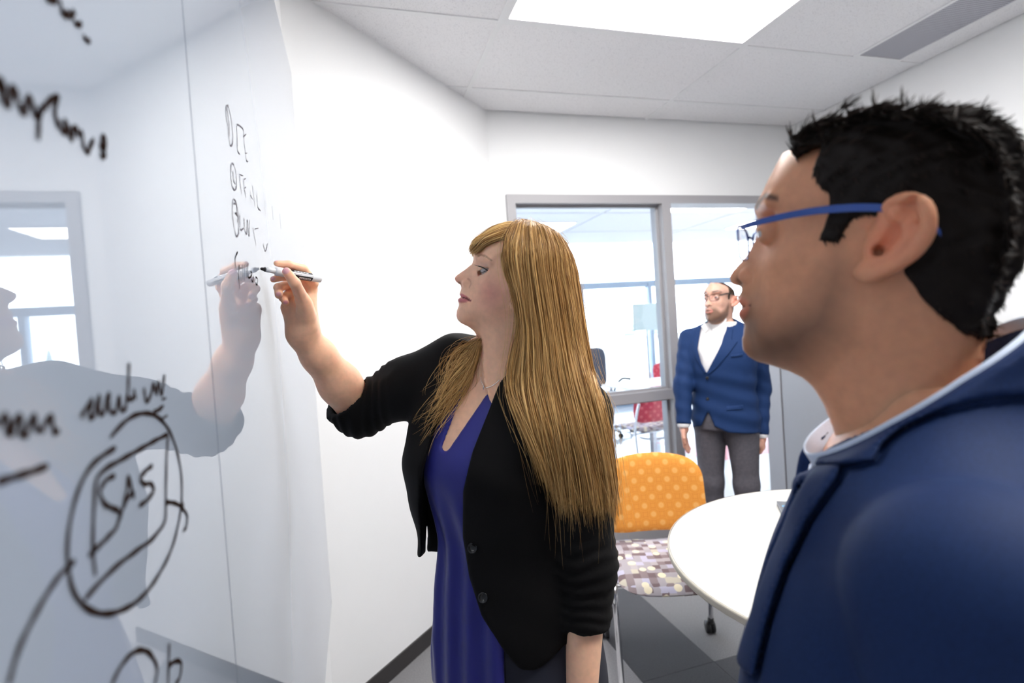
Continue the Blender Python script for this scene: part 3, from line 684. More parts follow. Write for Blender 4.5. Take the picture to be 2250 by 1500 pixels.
def W_head_local(L):
    L = L.copy(); L[:, 2] = -np.abs(L[:, 2]); d = WH(L)
    d = smax(d, -f_ell(wsf(1058, 590)+np.array([.003, 0, -.004]), (.012, .0095, .010))(L), .010)            # eye socket
    lid = f_ell(weL, (ER+.0014,)*3)(L)
    tl = math.radians(-22); x = (L[:, 0]-weL[0])*math.cos(tl)+(L[:, 1]-weL[1])*math.sin(tl); y = -(L[:, 0]-weL[0])*math.sin(tl)+(L[:, 1]-weL[1])*math.cos(tl)
    opn = np.maximum(np.abs(y+.0009)-np.clip(.0036*(x+.0075)/.008, 0, .0040), -x-.0075)
    d = smin(d, lid, .004); d = smax(d, -np.maximum(opn, f_ell(weL, (ER+.006,)*3)(L)), .0006)
    d = smin(d, f_cap(wsf(1050, 565, -.003), wsf(1078, 571, -.002), .004, .003)(L), .010)         # brow ridge
    d = smin(d, f_ell(ala+np.array([.0, 0, .0015]), (.0085, .0070, .0040))(L), .0035)              # nostril wing
    d = smax(d, -f_chain(alc, [.0006, .0012, .0013, .0008, .0006, .0004], .001)(L), .003)          # crease behind the wing
    d = smax(d, -f_ell(nos+np.array([0, -.0012, .0012]), (.0050, .0024, .0032))(L), .0015)         # nostril
    d = smin(d, f_up(L), .003); d = smin(d, f_lo(L), .003); d = smax(d, -f_mouth(L), .0016)
    d = smin(d, f_ell(wsf(1131, 668), (.007, .012, .005))(L), .004); d = smin(d, f_ell(wsf(1140, 640), (.014, .026, .006))(L), .004)
    return d
W_headw = lambda P: W_head_local(WF.l(P).astype(np.float32))
# torso
SR, SL = at(1002, 806, 1.110), at(1270, 902, .975)
tx = SL-SR; tx[2] = 0; tx /= np.linalg.norm(tx); ty = np.array([tx[1], -tx[0], 0]); 
if np.dot(ty, CF) > 0: ty = -ty
TO = (SR+SL)/2-tx*.040; TO[2] = 0
NB = at(1115, 850, 1.05)
def torso_secs(g=0., gy=None):
    gy = g if gy is None else gy
    return [(0.55, -.005, -.03, .165+g, .12+gy), (.80, -.005, -.03, .178+g, .125+gy), (.95, -.005, -.02, .160+g, .112+gy), (1.06, -.005, -.010, .138+g, .100+gy), (1.15, -.005, .002, .146+g, .112+gy), (1.22, -.005, .010, .156+g, .118+gy),
            (1.30, -.005, .0, .160+g, .100+gy), (1.37, -.005, -.012, .150+g, .078+gy), (1.42, -.0, -.022, .105+g, .060+gy), (1.455, .0, -.025, .06+g, .045+gy)]
W_tor = f_loft(TO, tx, ty, upz, torso_secs(), 2.2)
EL, WR = at(792, 902, 1.185), at(665, 735, 1.055)
ELn, WRn = at(1290, 1235, .985), at(1277, 1545, .95)
neckc = f_cap(NB, WF.w(*WF.px(1118, 770)), .052, .046)
def W_skin_up(P):
    d = smin(W_headw(P), W_tor(P), .045); d = smin(d, f_cap(SR, TO+upz*1.40, .045)(P), .03); d = smin(d, f_cap(SL, TO+upz*1.40, .045)(P), .03)
    return d
# writing arm and hand
def A3(l): return [at(x, y, d) for x, y, d in l]
TIP = on_plane(572, 590, (GLX+.0012, 0, 0), np.array([1., 0, 0])); MEND = at(704, 612.5, 1.034)
fingers = {
 'thumb': (A3([(676, 694, 1.03), (664, 656, 1.0), (648, 622, .968), (630, 597, .957)]), [.0155, .0122, .0098, .0080]),
 'index': (A3([(687, 622, 1.05), (666, 592, 1.022), (634, 582, .990), (608, 578.5, .972)]), [.0115, .0090, .0078, .0055]),
 'middle': (A3([(684, 632, 1.058), (652, 608, 1.045), (624, 607, 1.0), (601, 613.5, .974)]), [.0115, .0090, .0078, .0060]),
 'ring': (A3([(678, 648, 1.062), (634, 624, 1.05), (612, 632, 1.012), (612.5, 648, .990)]), [.011, .0090, .0084, .0070]),
 'little': (A3([(668, 664, 1.062), (634, 645, 1.05), (622, 654, 1.022), (628, 666, 1.005)]), [.010, .0080, .0074, .0062])}
fsegs = [f_chain(p, r, .004) for p, r in fingers.values()]
palm = f_union([f_cap(at(655, 720, 1.06), at(636, 676, 1.052), .0185, .0165), f_cap(at(674, 722, 1.052), at(679, 640, 1.056), .0195, .0150), f_cap(at(664, 715, 1.045), at(662, 665, 1.04), .020, .018), f_cap(at(676, 712, 1.035), at(670, 668, 1.01), .0165, .0140)], .014)
fore = f_union([f_chain([EL, EL*.62+WR*.38, EL*.25+WR*.75, WR], [.043, .0415, .032, .0265], .02), f_cap(WR, at(664, 700, 1.05), .0255, .022)], .02)
def W_hand(P):
    d = smin(palm(P), fore(P), .018)
    g = fsegs[0](P); 
    for f in fsegs[1:]: g = np.minimum(g, f(P)) if False else smin(g, f(P), .0022)
    return smin(d, g, .007)
w = empty('person', (TO[0], TO[1], 0), 'woman with long blonde hair in black jacket writing on the glass board', 'person')
FSK = np.array([.94, .56, .375])
def W_col(P):
    C = np.tile(FSK, (len(P), 1)); L = WF.l(P); S = L.copy(); S[:, 2] = -np.abs(S[:, 2]); p3 = lambda x, y, c: np.array([*WF.px(x, y, c), c])
    C = lerpc(C, (.74, .33, .27), .75*blob(S, p3(1080, 645, -.055), .028)); C = lerpc(C, (.72, .34, .27), .5*blob(S, p3(1003, 613, 0), .012))
    lip = np.maximum(.0012-f_up(S), .0012-f_lo(S)); lip = np.where(f_mouth(S) < .001, .003, lip)
    C = lerpc(C, (.58, .19, .20), np.clip(lip/.0012+.2, 0, 1)); C = lerpc(C, (.22, .07, .06), np.clip(-(f_mouth(S)-.0004)/.0005+.5, 0, 1))
    C = lerpc(C, (.20, .08, .06), blob(S, nos+np.array([0, -.0008, .0008]), .0045)); C = lerpc(C, (.52, .24, .18), .5*np.clip(-(f_chain(alc, [.002]*6, .001)(S))/.001+.3, 0, 1))
    bw = in_poly(S[:, 0].astype(np.float32), S[:, 1].astype(np.float32), [WF.px(x, y, -.035) for x, y in ((1049, 560), (1056, 557.5), (1066, 560), (1082, 573), (1080, 575), (1066, 565), (1056, 562.5), (1050, 565))])
    C = lerpc(C, (.42, .22, .13), .75*np.clip(-bw/.0012+.5, 0, 1)*(S[:, 2] < -.012))
    C = lerpc(C, (.50, .27, .24), .6*np.exp(-((S-weL)**2).sum(1)/.0155**2)*(S[:, 1] > weL[1]+.002))  # upper eyelid shading put into the skin colour
    return C
hsk = field_mesh(W_skin_up, *bounds([WF.w(*p, s) for p in prof for s in (-.08, .08)]+[SR, SL, TO+upz*1.17, TO+ty*.14+upz*1.2, TO+ty*.10-tx*.15+upz*1.2, TO+ty*.10+tx*.12+upz*1.2], .012), .0024, 1)
def H_col(P):
    C = np.tile(FSK*np.array([1.0, .97, .95]), (len(P), 1))
    for k, (x, y, dd, rr) in dict(thumb=(628, 594, .952, .0068), middle=(599, 611, .967, .0050), ring=(611.5, 644, .982, .0062), little=(627, 662, .998, .0056), index=(607, 575.5, .972, .0045)).items():
        c = at(x, y, dd); C = lerpc(C, (.82, .44, .47), np.clip((rr-np.linalg.norm(P-c, axis=1))/.0012+.5, 0, 1))
    for x, y, dd in ((745.5, 816, 1.10), (759, 866, 1.12), (712, 871, 1.12), (738, 894, 1.12)): C = lerpc(C, (.25, .12, .09), blob(P, at(x, y, dd-.0), .006)*.0)
    return C
pts = [q for p, r in fingers.values() for q in p]+[EL, WR, EL*1.3-WR*.3]
hnd = field_mesh(W_hand, *bounds(pts, .035), .0017, 1)
lar = field_mesh(f_union([f_chain([SL, ELn, WRn], [.045, .040, .027], .02), f_chain([WRn, WRn+[-.005, .0, -.06], WRn+[-.02, -.01, -.15]], [.028, .032, .018], .02)]+
    [f_chain([WRn+[dx, dy, -.08], WRn+[dx-.012, dy, -.13], WRn+[dx-.02, dy-.004, -.175+abs(dy)*.5]], [.010, .009, .007], .003) for dx, dy in ((-.01, -.03), (-.012, -.01), (-.012, .01), (-.01, .028))], .01), *bounds([SL, ELn, WRn, WRn+[0, 0, -.2]], .06), .004, 2)
body = merge('body', [(*hsk, W_col(hsk[0])), (*hnd, H_col(hnd[0])), (*lar, np.tile(FSK, (len(lar[0]), 1)))], SKIN, w)
for s in (-1, 1):
    c = weL.copy(); c[2] *= -s; eyeball('eyeball', WF, c, ER, (.78, -.14, (.60 if s > 0 else .1)*-1), w)
# lashes
lash = MB()
for s in (-1, 1):
    arc = []
    for u in np.linspace(0, 1, 12):
        x, y = 1050.5+u*22.5, 584.0+u*11.0-1.6*math.sin(math.pi*u)
        a_, b_ = WF.px(x, y, -.045); dd = np.array([a_-weL[0], b_-weL[1]]); rr = np.linalg.norm(dd); cz = math.sqrt(max((ER+.0020)**2-rr*rr, 1e-6)) if rr < ER+.0020 else 0
        a2, b2 = WF.px(x, y, weL[2]-cz); arc.append(WF.w(a2+.0003, b2, s*(weL[2]-cz-.0006)*1.0))
    lash.tube(arc, [.0004]+[.0010]*10+[.0004], 6)
    for u in range(1, 11, 1):
        p = np.asarray(arc[u]); k_ = 1-u/11; lash.tube([p, p+WF.a*.0045*(.4+k_)+WF.b*.0015-WF.c*s*(-.002), p+WF.a*.0070*(.4+k_)+WF.b*.0040+WF.c*s*.003], [.0003, .00022, .0001], 4)
    low = [WF.w(*(q_[:2]), s*-q_[2]*-1) for q_ in [np.array([weL[0]+(ER+.0012)*math.cos(th)*math.cos(ph), weL[1]+(ER+.0012)*math.sin(th), (weL[2]-(ER+.0012)*math.cos(th)*math.sin(ph))]) for th, ph in ((-.36, .35), (-.40, .75), (-.36, 1.15), (-.26, 1.5), (-.14, 1.85))]]
    lash.tube(spline(low, 12), .00045, 5)
lash.build('eyelashes', mat('lash_black', (.012, .009, .008), .6), w)
for s in (-1,):
    o = MB().add(*[(x if k else x) for k, x in enumerate(cushion(.004, .004, 0, .003, 0, n=6))]); 
    st_ = WF.w(*WF.px(1131.5, 676, -.068), -.0695)
    o.build('earring', mat('silver', (.85, .85, .86), .12, metal=1), w, True, xf=Matrix.Translation(Vector(st_)))
# black jacket
vt = ray(1060, 1080); vt = vt/np.linalg.norm(vt); pe1 = np.cross(vt, upz); pe1 /= np.linalg.norm(pe1); pe2 = np.cross(pe1, vt)
PO_ = at(1060, 1080, 1.02)
def vplane(pl): 
    out = []
    for x, y in pl:
        q = on_plane(x, y, PO_, vt)-PO_; out.append((float(q@pe1), float(q@pe2)))
    return out
open_poly = vplane([(1075, 760), (1036, 835), (1000, 880), (958, 950), (932, 1030), (921, 1110), (916, 1180), (912, 1238), (880, 1300), (860, 1600), (1150, 1600), (1158, 1496), (1110, 1440), (1058, 1360), (1030, 1270), (1017, 1180), (1020, 1080), (1040, 1000), (1072, 920), (1098, 850), (1115, 800), (1120, 760)])
hem_poly = vplane([(1140, 1700), (1158, 1496), (1200, 1462), (1240, 1420), (1300, 1400), (1420, 1400), (1420, 1700)])
jopen = f_prism(PO_, pe1, pe2, open_poly); hemf = f_prism(PO_, pe1, pe2, hem_poly)
front = f_half(TO+ty*.0, -ty)
CUFF = at(752, 874, 1.155); cuffdir = (CUFF-EL)/np.linalg.norm(CUFF-EL); CUFFL = at(1288, 1372, .965)
sleeveR = f_chain([SR, SR*.5+EL*.5+upz*.004, EL, CUFF+cuffdir*.02], [.068, .060, .0535, .050], .03)
sleeveL = f_chain([SL+[.0, 0, -.01], ELn, CUFFL+[0, 0, -.02]], [.062, .050, .043], .03)
jsec = [(z, cx-(.014 if z < 1.25 else 0), cy, rx+(.022 if z == 1.06 else .014 if z in (.95, 1.15) else 0), ry) for z, cx, cy, rx, ry in torso_secs(.020, .018)]
jtor = f_loft(TO-tx*.008, tx, ty, upz, jsec, 2.3)
def ruche(P, a, b, n, amp, fr_=330):
    ab = b-a; L_ = np.linalg.norm(ab); tt = ((P-a)@ab)/(L_*L_)
    ph = 2.2*np.sin(P@np.array([31., 17, 23]))+1.1*np.sin(P@np.array([-57., 41, 13])); return amp*np.sin(tt*n+ph)*np.clip((tt+.1)*4, 0, 1)
backcut = f_prism(PO_, pe1, pe2, vplane([(880, 1250), (925, 1238), (985, 1238), (1000, 1700), (800, 1700)]))
def W_jacket(P):
    s1 = sleeveR(P)+ruche(P, SR*.35+EL*.65, CUFF, 34, .0022); s1 = np.maximum(s1, (P-CUFF)@cuffdir)
    s2 = sleeveL(P)+ruche(P, ELn*.8+SL*.2, CUFFL, 44, .0020); s2 = np.maximum(s2, CUFFL[2]-P[:, 2])
    d = jtor(P); d = np.maximum(d, .86-P[:, 2])
    sh = smin(f_cap(SR, TO+upz*1.405-ty*.02, .056, .05)(P), f_cap(SL, TO+upz*1.405-ty*.02, .056, .05)(P), .02)
    d = smin(d, sh, .03)
    d = d+.0016*np.sin(P@np.array([40., 25, 30]))*np.sin(P[:, 2]*38)
    d = smax(d, -np.maximum(jopen(P), front(P)), .006); d = smax(d, -np.maximum(hemf(P), front(P)-.3), .006)
    d = smax(d, -backcut(P), .004)
    d = smin(d, s1, .022); d = smin(d, s2, .016)
    # collar opening at the neck and hollow for the forearm
    d = smax(d, -f_cap(NB-upz*.03+ty*.01, NB+upz*.2, .062, .07)(P), .01)
    d = smax(d, -np.maximum(fore(P)-.004, (CUFF-cuffdir*.03-P)@cuffdir), .002)
    return d
JM = mat('jacket_black', (.0035, .003, .0032), .75, bump=(500, .3, .0008), spec=.18)
jv = field_mesh(W_jacket, *bounds([SR, SL, EL, CUFF, ELn, TO+tx*.19+upz*.84, TO-tx*.19+upz*.84, TO+ty*.15, TO-ty*.17+upz*1.3]+[TO+upz*1.44], np.array([.07, .07, .07]))if False else bounds([SR, SL, EL, CUFF, ELn, CUFFL, TO+tx*.2+upz*.86, TO-tx*.2+upz*.86, TO+ty*.15+upz, TO-ty*.17+upz], .075), .004, 2)
jk = mesh('jacket', *jv, JM, w, True)
# lapel edge bands and buttons
def onsurf(f, x, y, d0=.75, off=0.):
    """march the pixel's ray onto field f"""
    t_ = d0; r_ = ray(x, y)
    for _ in range(60):
        d = float(f(np.array([CAM+r_*t_], np.float32))[0]); 
        if abs(d) < 2e-4: break
        t_ += d*.7/np.linalg.norm(r_)
    return CAM+r_*(t_-off)
for x, y in ((1036, 1203), (1059, 1312)):
    c = onsurf(W_jacket, x+3, y, .8); n_ = (CAM-c); n_ /= np.linalg.norm(n_); n_ = n_*.6+ty*.5; n_ /= np.linalg.norm(n_); e1 = np.cross(n_, upz); e1 /= np.linalg.norm(e1); e2 = np.cross(n_, e1)
    q = Matrix((( *e1, ), ( *e2, ), ( *n_, ))).transposed().to_4x4(); q.translation = Vector(c+n_*.001)
    MB().lathe([(0, .0015), (.0062, .0015), (.0075, .0035), (.0092, .0035), (.0098, .002), (.0098, 0), (0, 0)], n=24).build('button', mat('button_black', (.01, .01, .011), .18), w, True, xf=q)
# blue blouse
vneck = f_prism(PO_, pe1, pe2, vplane([(1060, 740), (1030, 850), (1003, 915), (975, 986), (981, 996), (988, 994), (1020, 950), (1052, 905), (1080, 865), (1104, 832), (1125, 790), (1120, 740)]))
btor = f_loft(TO, tx, ty, upz, torso_secs(.006, .0045), 2.2)
bcut = f_prism(PO_, pe1, pe2, vplane([(1108, 1380), (1112, 1560), (1130, 1800), (1500, 1800), (1500, 1250)]))
def W_blouse(P):
    q = P-TO; u = q@tx; d = btor(P)
    fz = np.clip((1.20-P[:, 2])/.12, 0, 1); d = d-.0045*fz*np.sin((u+.02*np.sin(P[:, 2]*5))*115+1.0*np.sin(P[:, 2]*9))*np.clip((q@ty)/.05, 0, 1)-.012*np.clip((1.05-P[:, 2])/.3, 0, 1)
    d = smax(d, -np.maximum(vneck(P), front(P)), .003); d = smax(d, P[:, 2]-1.44, .004)
    d = smax(d, -np.maximum(f_cap(NB-upz*.02+ty*.02, NB+upz*.2, .050, .055)(P), -1), .004)
    d = smax(d, -bcut(P), .004); d = d+.010*np.clip(jopen(P)/.015-.2, 0, 1)
    return np.maximum(d, .58-P[:, 2])
BLM = mat('blouse_blue', (.020, .022, .215), .42, sheen=.15, bump=(60, .15, .002), spec=.4)
bv = field_mesh(W_blouse, *bounds([TO+tx*.2+upz*.57, TO-tx*.2+upz*1.45, TO+ty*.17+upz, TO-ty*.17+upz], .02), .0042, 2); mesh('blouse', *bv, BLM, w, True)
# dark trousers and shoes
hipf = f_loft(TO, tx, ty, upz, torso_secs(.003, .002), 2.2)
def W_leg(P):
    d = None
    for s in (-1, 1):
        g = f_chain([TO+tx*.085*s+upz*.80, TO+tx*.09*s+upz*.47+ty*.01, TO+tx*.09*s+upz*.07-ty*.01], [.088, .06, .048], .03)(P); d = g if d is None else smin(d, g, .02)
    d = smin(d, np.maximum(hipf(P), np.maximum(P[:, 2]-1.0, .74-P[:, 2])), .02)
    return np.maximum(d, .05-P[:, 2])
lv = field_mesh(W_leg, *bounds([TO+tx*.2, TO-tx*.2+upz*1.0, TO+ty*.15, TO-ty*.17], .02), .007, 2); mesh('trousers', *lv, mat('trousers_dark', (.012, .013, .025), .8), w, True)
for s in (-1, 1):
    f = f_union([f_ell(TO+tx*.09*s+ty*.06+upz*.035, (.042, .11, .035), [tx, ty, upz]), f_cap(TO+tx*.09*s-ty*.02+upz*.05, TO+tx*.09*s-ty*.02+upz*.09, .04)], .03)
    solid('shoe', lambda P, f=f: np.maximum(f(P), -P[:, 2]+.001), *bounds([TO+tx*.09*s-ty*.1, TO+tx*.09*s+ty*.2+upz*.12], .05), .006, mat('shoe_black', (.012, .011, .011), .3), w)
# thin necklace
ncp = [onsurf(W_skin_up, x, y, .8, .0012) for x, y in ((1056, 828), (1058, 838), (1063, 848), (1070, 851), (1078, 849), (1088, 843), (1098, 834))]
nk = MB().tube(spline(ncp, 30), .0006, 6); nk.tube([np.array(ncp[2])+[0, 0, .002], np.array(ncp[2])+[-.001, -.001, -.006]], .0012, 6); nk.build('necklace', MATS['silver'], w, True)
# marker
mk = empty('marker_pen', TIP, 'white dry-erase marker with black label held by the woman', 'marker')
ax_ = MEND-TIP; ML = np.linalg.norm(ax_); ax_ /= ML
def seg(a, b, ra, rb=None, n=20):
    rb = ra if rb is None else rb; return MB().tube([TIP+ax_*a, TIP+ax_*b], [ra, rb], n)
PLW = mat('marker_white', (.82, .83, .86), .3)
seg(.001, .008, .0022, .0034).build('felt_tip', mat('felt_black', (.02, .018, .02), .9), mk, True)
seg(.0075, .009, .0042).build('nib_collar', mat('nib_grey', (.10, .10, .11), .4), mk, True)
b_ = seg(.009, .026, .0042, .0050); b_.tube([TIP+ax_*.026, TIP+ax_*.029, TIP+ax_*.042], [.0052, .0078, .0082], 20); b_.tube([TIP+ax_*.042, TIP+ax_*ML*.995, TIP+ax_*ML], [.0078, .0074, .0062], 20); b_.build('barrel', PLW, mk, True)
lb = seg(.046, ML-.020, .0081, .0079, 24).build('label', mat('marker_label', (.014, .014, .016), .35), mk, True)
side = CAM-(TIP+ax_*ML*.7); side -= ax_*np.dot(side, ax_); side /= np.linalg.norm(side); tg = np.cross(ax_, side); tg = tg if tg[2] > 0 else -tg
def strip(a0, a1, h0, h1, m_, n_='label_band', r=.00825):
    V = []; k = 8
    for a_ in (a0, a1):
        for j in range(k+1):
            th = h0+(h1-h0)*j/k; V.append(TIP+ax_*a_+r*(math.cos(th)*side+math.sin(th)*tg))
    mesh(n_, V, [(j, j+1, k+2+j, k+1+j) for j in range(k)], m_, lb, True)
strip(.048, ML-.0205, -.02, .62, PLW); strip(ML-.047, ML-.024, -.78, -.36, PLW)
for k in range(7): strip(.055+k*.0028, .0568+k*.0028, .14, .22, MATS['marker_label'], 'label_print', .0084)
for k in range(6): strip(ML-.045+k*.0033, ML-.0428+k*.0033, -.66, -.48, MATS['marker_label'], 'label_print', .0084)
for k in range(5): strip(.06+k*.006, .0645+k*.006, .75, .95, PLW, 'label_print', .0084)
# ---------------------------------------------------------------- hair strands
def strands_mesh(name, curves, radii, colors, material, parent, sides=4, flat=1.0, kind=None):
    """curves: (N,m,3); radii: (N,m); colors: (N,m,3)"""
    N, m_, _ = curves.shape; T = np.gradient(curves, axis=1); T /= np.linalg.norm(T, axis=2, keepdims=True)+1e-9
    up = RNG.normal(size=(N, 1, 3)); n1 = np.cross(T, np.broadcast_to(up, T.shape)); n1 /= np.linalg.norm(n1, axis=2, keepdims=True)+1e-9; n2 = np.cross(T, n1)
    V = np.zeros((N, m_, sides, 3))
    for j in range(sides):
        a = 2*math.pi*j/sides; V[:, :, j] = curves+radii[..., None]*(math.cos(a)*n1+math.sin(a)*flat*n2)
    base = (np.arange(N)*m_*sides)[:, None, None]+(np.arange(m_-1)*sides)[None, :, None]; F = []
    for j in range(sides):
        k = (j+1) % sides; F.append(np.stack([base[..., 0]+j, base[..., 0]+k, base[..., 0]+sides+k, base[..., 0]+sides+j], -1).reshape(-1, 4))
    C = np.repeat(colors[:, :, None, :], sides, 2).reshape(-1, 3)
    return mesh(name, V.reshape(-1, 3), np.concatenate(F), material, parent, True, C)
def guided(guides, n, m_=18, spread=.004, inward=None, wave=.003, cut=(.86, 1.0), s_range=None, clump=None):
    G = np.stack([spline(g, 40) for g in guides]); k = len(guides)
    s = RNG.uniform(*(s_range or (0, k-1)), n)
    if clump:           # pull strands toward a number of clump centres
        cc = RNG.uniform(0, k-1, clump); near = cc[np.abs(s[:, None]-cc[None]).argmin(1)]; s = s+(near-s)*.55
    i = np.clip(s.astype(int), 0, k-2); f = (s-i)[:, None, None]; cv = G[i]*(1-f)+G[i+1]*f
    te = RNG.uniform(*cut, n); tt = np.linspace(0, 1, m_)[None]*te[:, None]*39; j = np.clip(tt.astype(int), 0, 38); fr = (tt-j)[..., None]
    r_ = np.arange(n)[:, None]; cv = cv[r_, j]*(1-fr)+cv[r_, j+1]*fr
    tl = np.linspace(0, 1, m_)[None, :, None]
    off = RNG.normal(size=(n, 1, 3))*spread; cv = cv+off*(.35+1.0*tl)
    ph = RNG.uniform(0, 6.28, (n, 1, 3)); fq = RNG.uniform(3, 8, (n, 1, 3)); cv = cv+wave*np.sin(tl*fq+ph)*tl
    return cv
BL0, BL1, BL2 = np.array([.21, .098, .030]), np.array([.46, .245, .078]), np.array([.78, .50, .20])
def blond(n, m_, lo=0.):
    u = RNG.uniform(0, 1, (n, 1, 1)); t_ = np.linspace(0, 1, m_)[None, :, None]; v = np.clip(u*1.1-.15+lo+.25*t_, 0, 1)
    return np.where(v < .5, BL0+(BL1-BL0)*v*2, BL1+(BL2-BL1)*(v-.5)*2)
HAIRM = mat('hair_blonde', (.6, .35, .12), .40, vcol=True, spec=.3)
def push_out(P, f, off):
    P = np.asarray(P, np.float32).copy()
    for _ in range(6):
        d = f(P); g = np.stack([f(P+e)-f(P-e) for e in np.eye(3, dtype=np.float32)*.002], 1); g /= np.linalg.norm(g, axis=1, keepdims=True)+1e-9
        P = P+g*np.clip(off-d, 0, .03)[:, None]
    return P
def drape(pts, off=.012):
    out = []
    for x, y, c in pts:
        P = WF.w(*WF.px(x, y, c), c)
        if y > 800:
            d = proj(P)[2]; Q = onsurf(W_jacket, x, y, .7, off); dq = proj(Q)[2]
            if .8 < dq < d+.0: P = Q
        out.append(P)
    return out
near_g = [drape(g) for g in (
 [(1150, 495, -.008), (1128, 512, -.038), (1113, 545, -.067), (1114, 590, -.077), (1128, 640, -.077), (1139, 690, -.076), (1136, 740, -.078), (1124, 795, -.082), (1118, 850, -.09), (1142, 915, -.12), (1172, 985, -.12), (1196, 1060, -.12)],
 [(1155, 493, -.008), (1138, 512, -.046), (1128, 550, -.074), (1134, 600, -.084), (1146, 660, -.086), (1156, 720, -.088), (1156, 780, -.092), (1152, 840, -.10), (1165, 910, -.13), (1192, 990, -.13), (1222, 1090, -.13)],
 [(1160, 492, -.008), (1152, 515, -.052), (1152, 560, -.080), (1162, 640, -.090), (1176, 740, -.096), (1182, 840, -.11), (1200, 930, -.14), (1218, 1020, -.14), (1232, 1120, -.14)],
 [(1166, 492, -.008), (1172, 516, -.052), (1178, 560, -.080), (1190, 640, -.092), (1204, 740, -.096), (1216, 840, -.11), (1236, 940, -.13), (1254, 1040, -.13), (1262, 1130, -.13)],
 [(1172, 493, -.008), (1192, 520, -.050), (1203, 570, -.076), (1216, 650, -.086), (1230, 750, -.090), (1246, 850, -.10), (1268, 945, -.12), (1290, 1040, -.12), (1305, 1135, -.12)],
 [(1180, 495, -.005), (1212, 522, -.040), (1230, 575, -.060), (1246, 655, -.066), (1260, 755, -.072), (1280, 850, -.08), (1306, 940, -.09), (1326, 1040, -.09), (1338, 1140, -.09)],
 [(1188, 498, -.002), (1232, 524, -.015), (1258, 575, -.022), (1272, 655, -.026), (1285, 750, -.032), (1300, 830, -.036), (1322, 915, -.05), (1341, 1020, -.06), (1350, 1150, -.06)],
 [(1186, 498, .015), (1232, 530, .02), (1255, 585, .024), (1268, 670, .026), (1280, 770, .02), (1295, 860, .01), (1315, 950, -.01), (1332, 1050, -.03), (1348, 1130, -.04)])]
far_g = [[WF.w(*WF.px(x, y, c), c) for x, y, c in g] for g in (
 [(1182, 499, .02), (1225, 535, .045), (1243, 590, .055), (1255, 680, .055), (1265, 770, .05), (1278, 860, .04), (1290, 950, .02)],
 [(1172, 498, .02), (1205, 525, .062), (1222, 585, .080), (1230, 680, .082), (1236, 770, .078), (1245, 850, .07), (1250, 930, .06)],
 [(1160, 497, .02), (1170, 520, .064), (1176, 580, .088), (1180, 680, .092), (1180, 760, .092), (1176, 830, .09), (1170, 900, .085)],
 [(1150, 497, .015), (1132, 520, .056), (1124, 580, .082), (1130, 660, .090), (1118, 730, .092), (1090, 790, .094), (1055, 850, .085), (1020, 920, .07)],
 [(1145, 497, .012), (1112, 520, .048), (1098, 570, .076), (1106, 650, .086), (1090, 715, .088), (1062, 760, .090), (1025, 820, .088), (985, 880, .082), (945, 945, .078)])]
bang_g = [[WF.w(*WF.px(x, y, c), c) for x, y, c in g] for g in (
 [(1142, 512, -.046), (1122, 520, -.056), (1098, 528, -.058), (1074, 540, -.047), (1052, 553, -.032), (1044, 558, -.022)],
 [(1150, 499, -.026), (1120, 503, -.042), (1090, 514, -.046), (1065, 531, -.036), (1048, 551, -.024), (1042.5, 557, -.017)],
 [(1155, 495, -.012), (1122, 492, -.018), (1090, 501, -.022), (1063, 521, -.022), (1045, 545, -.018), (1041, 555, -.014)],
 [(1152, 494, .006), (1120, 489, .006), (1088, 499, .004), (1061, 519, .0), (1044, 544, -.003), (1040.5, 554, -.006)],
 [(1148, 497, .03), (1116, 500, .04), (1088, 512, .042), (1064, 530, .034), (1047, 552, .022), (1044, 566, .022)],
 [(1144, 504, .05), (1112, 512, .060), (1092, 530, .062), (1074, 555, .056), (1066, 580, .053), (1064, 600, .052)])]
wisp_g = [[WF.w(*WF.px(x, y, c), c) for x, y, c in g] for g in (
 [(1138, 508, -.045), (1114, 535, -.064), (1105, 565, -.068), (1110, 600, -.070), (1124, 630, -.071), (1128, 650, -.071), (1118, 662, -.068)],
 [(1142, 506, -.045), (1122, 530, -.066), (1113, 565, -.074), (1116, 600, -.076), (1129, 632, -.077), (1130, 655, -.076), (1126, 672, -.074)])]
f_js = lambda P: np.minimum(W_jacket(P), W_skin_up(P))
shoulder_g = [[onsurf(f_js, x, y, .75, .007) for x, y in g] for g in (
 [(1053, 744), (1030, 748), (1005, 760), (990, 785), (984, 815), (992, 842), (1005, 862)],
 [(1052, 750), (1040, 785), (1015, 825), (985, 860), (955, 898), (925, 925)],
 [(1053, 760), (1045, 800), (1024, 850), (998, 890), (970, 935), (955, 975)])]
hfol = lambda P: WH(np.c_[WF.l(P)[:, :2], -np.abs(WF.l(P)[:, 2])].astype(np.float32))
near_g = [push_out(spline(g, 30), hfol, .011) for g in near_g]; far_g = [push_out(push_out(spline(g, 24), hfol, .010), W_jacket, .006) for g in far_g]
bang_g = [push_out(spline(g, 16), hfol, .0065) for g in bang_g]; wisp_g = [push_out(spline(g, 20), hfol, .004) for g in wisp_g]
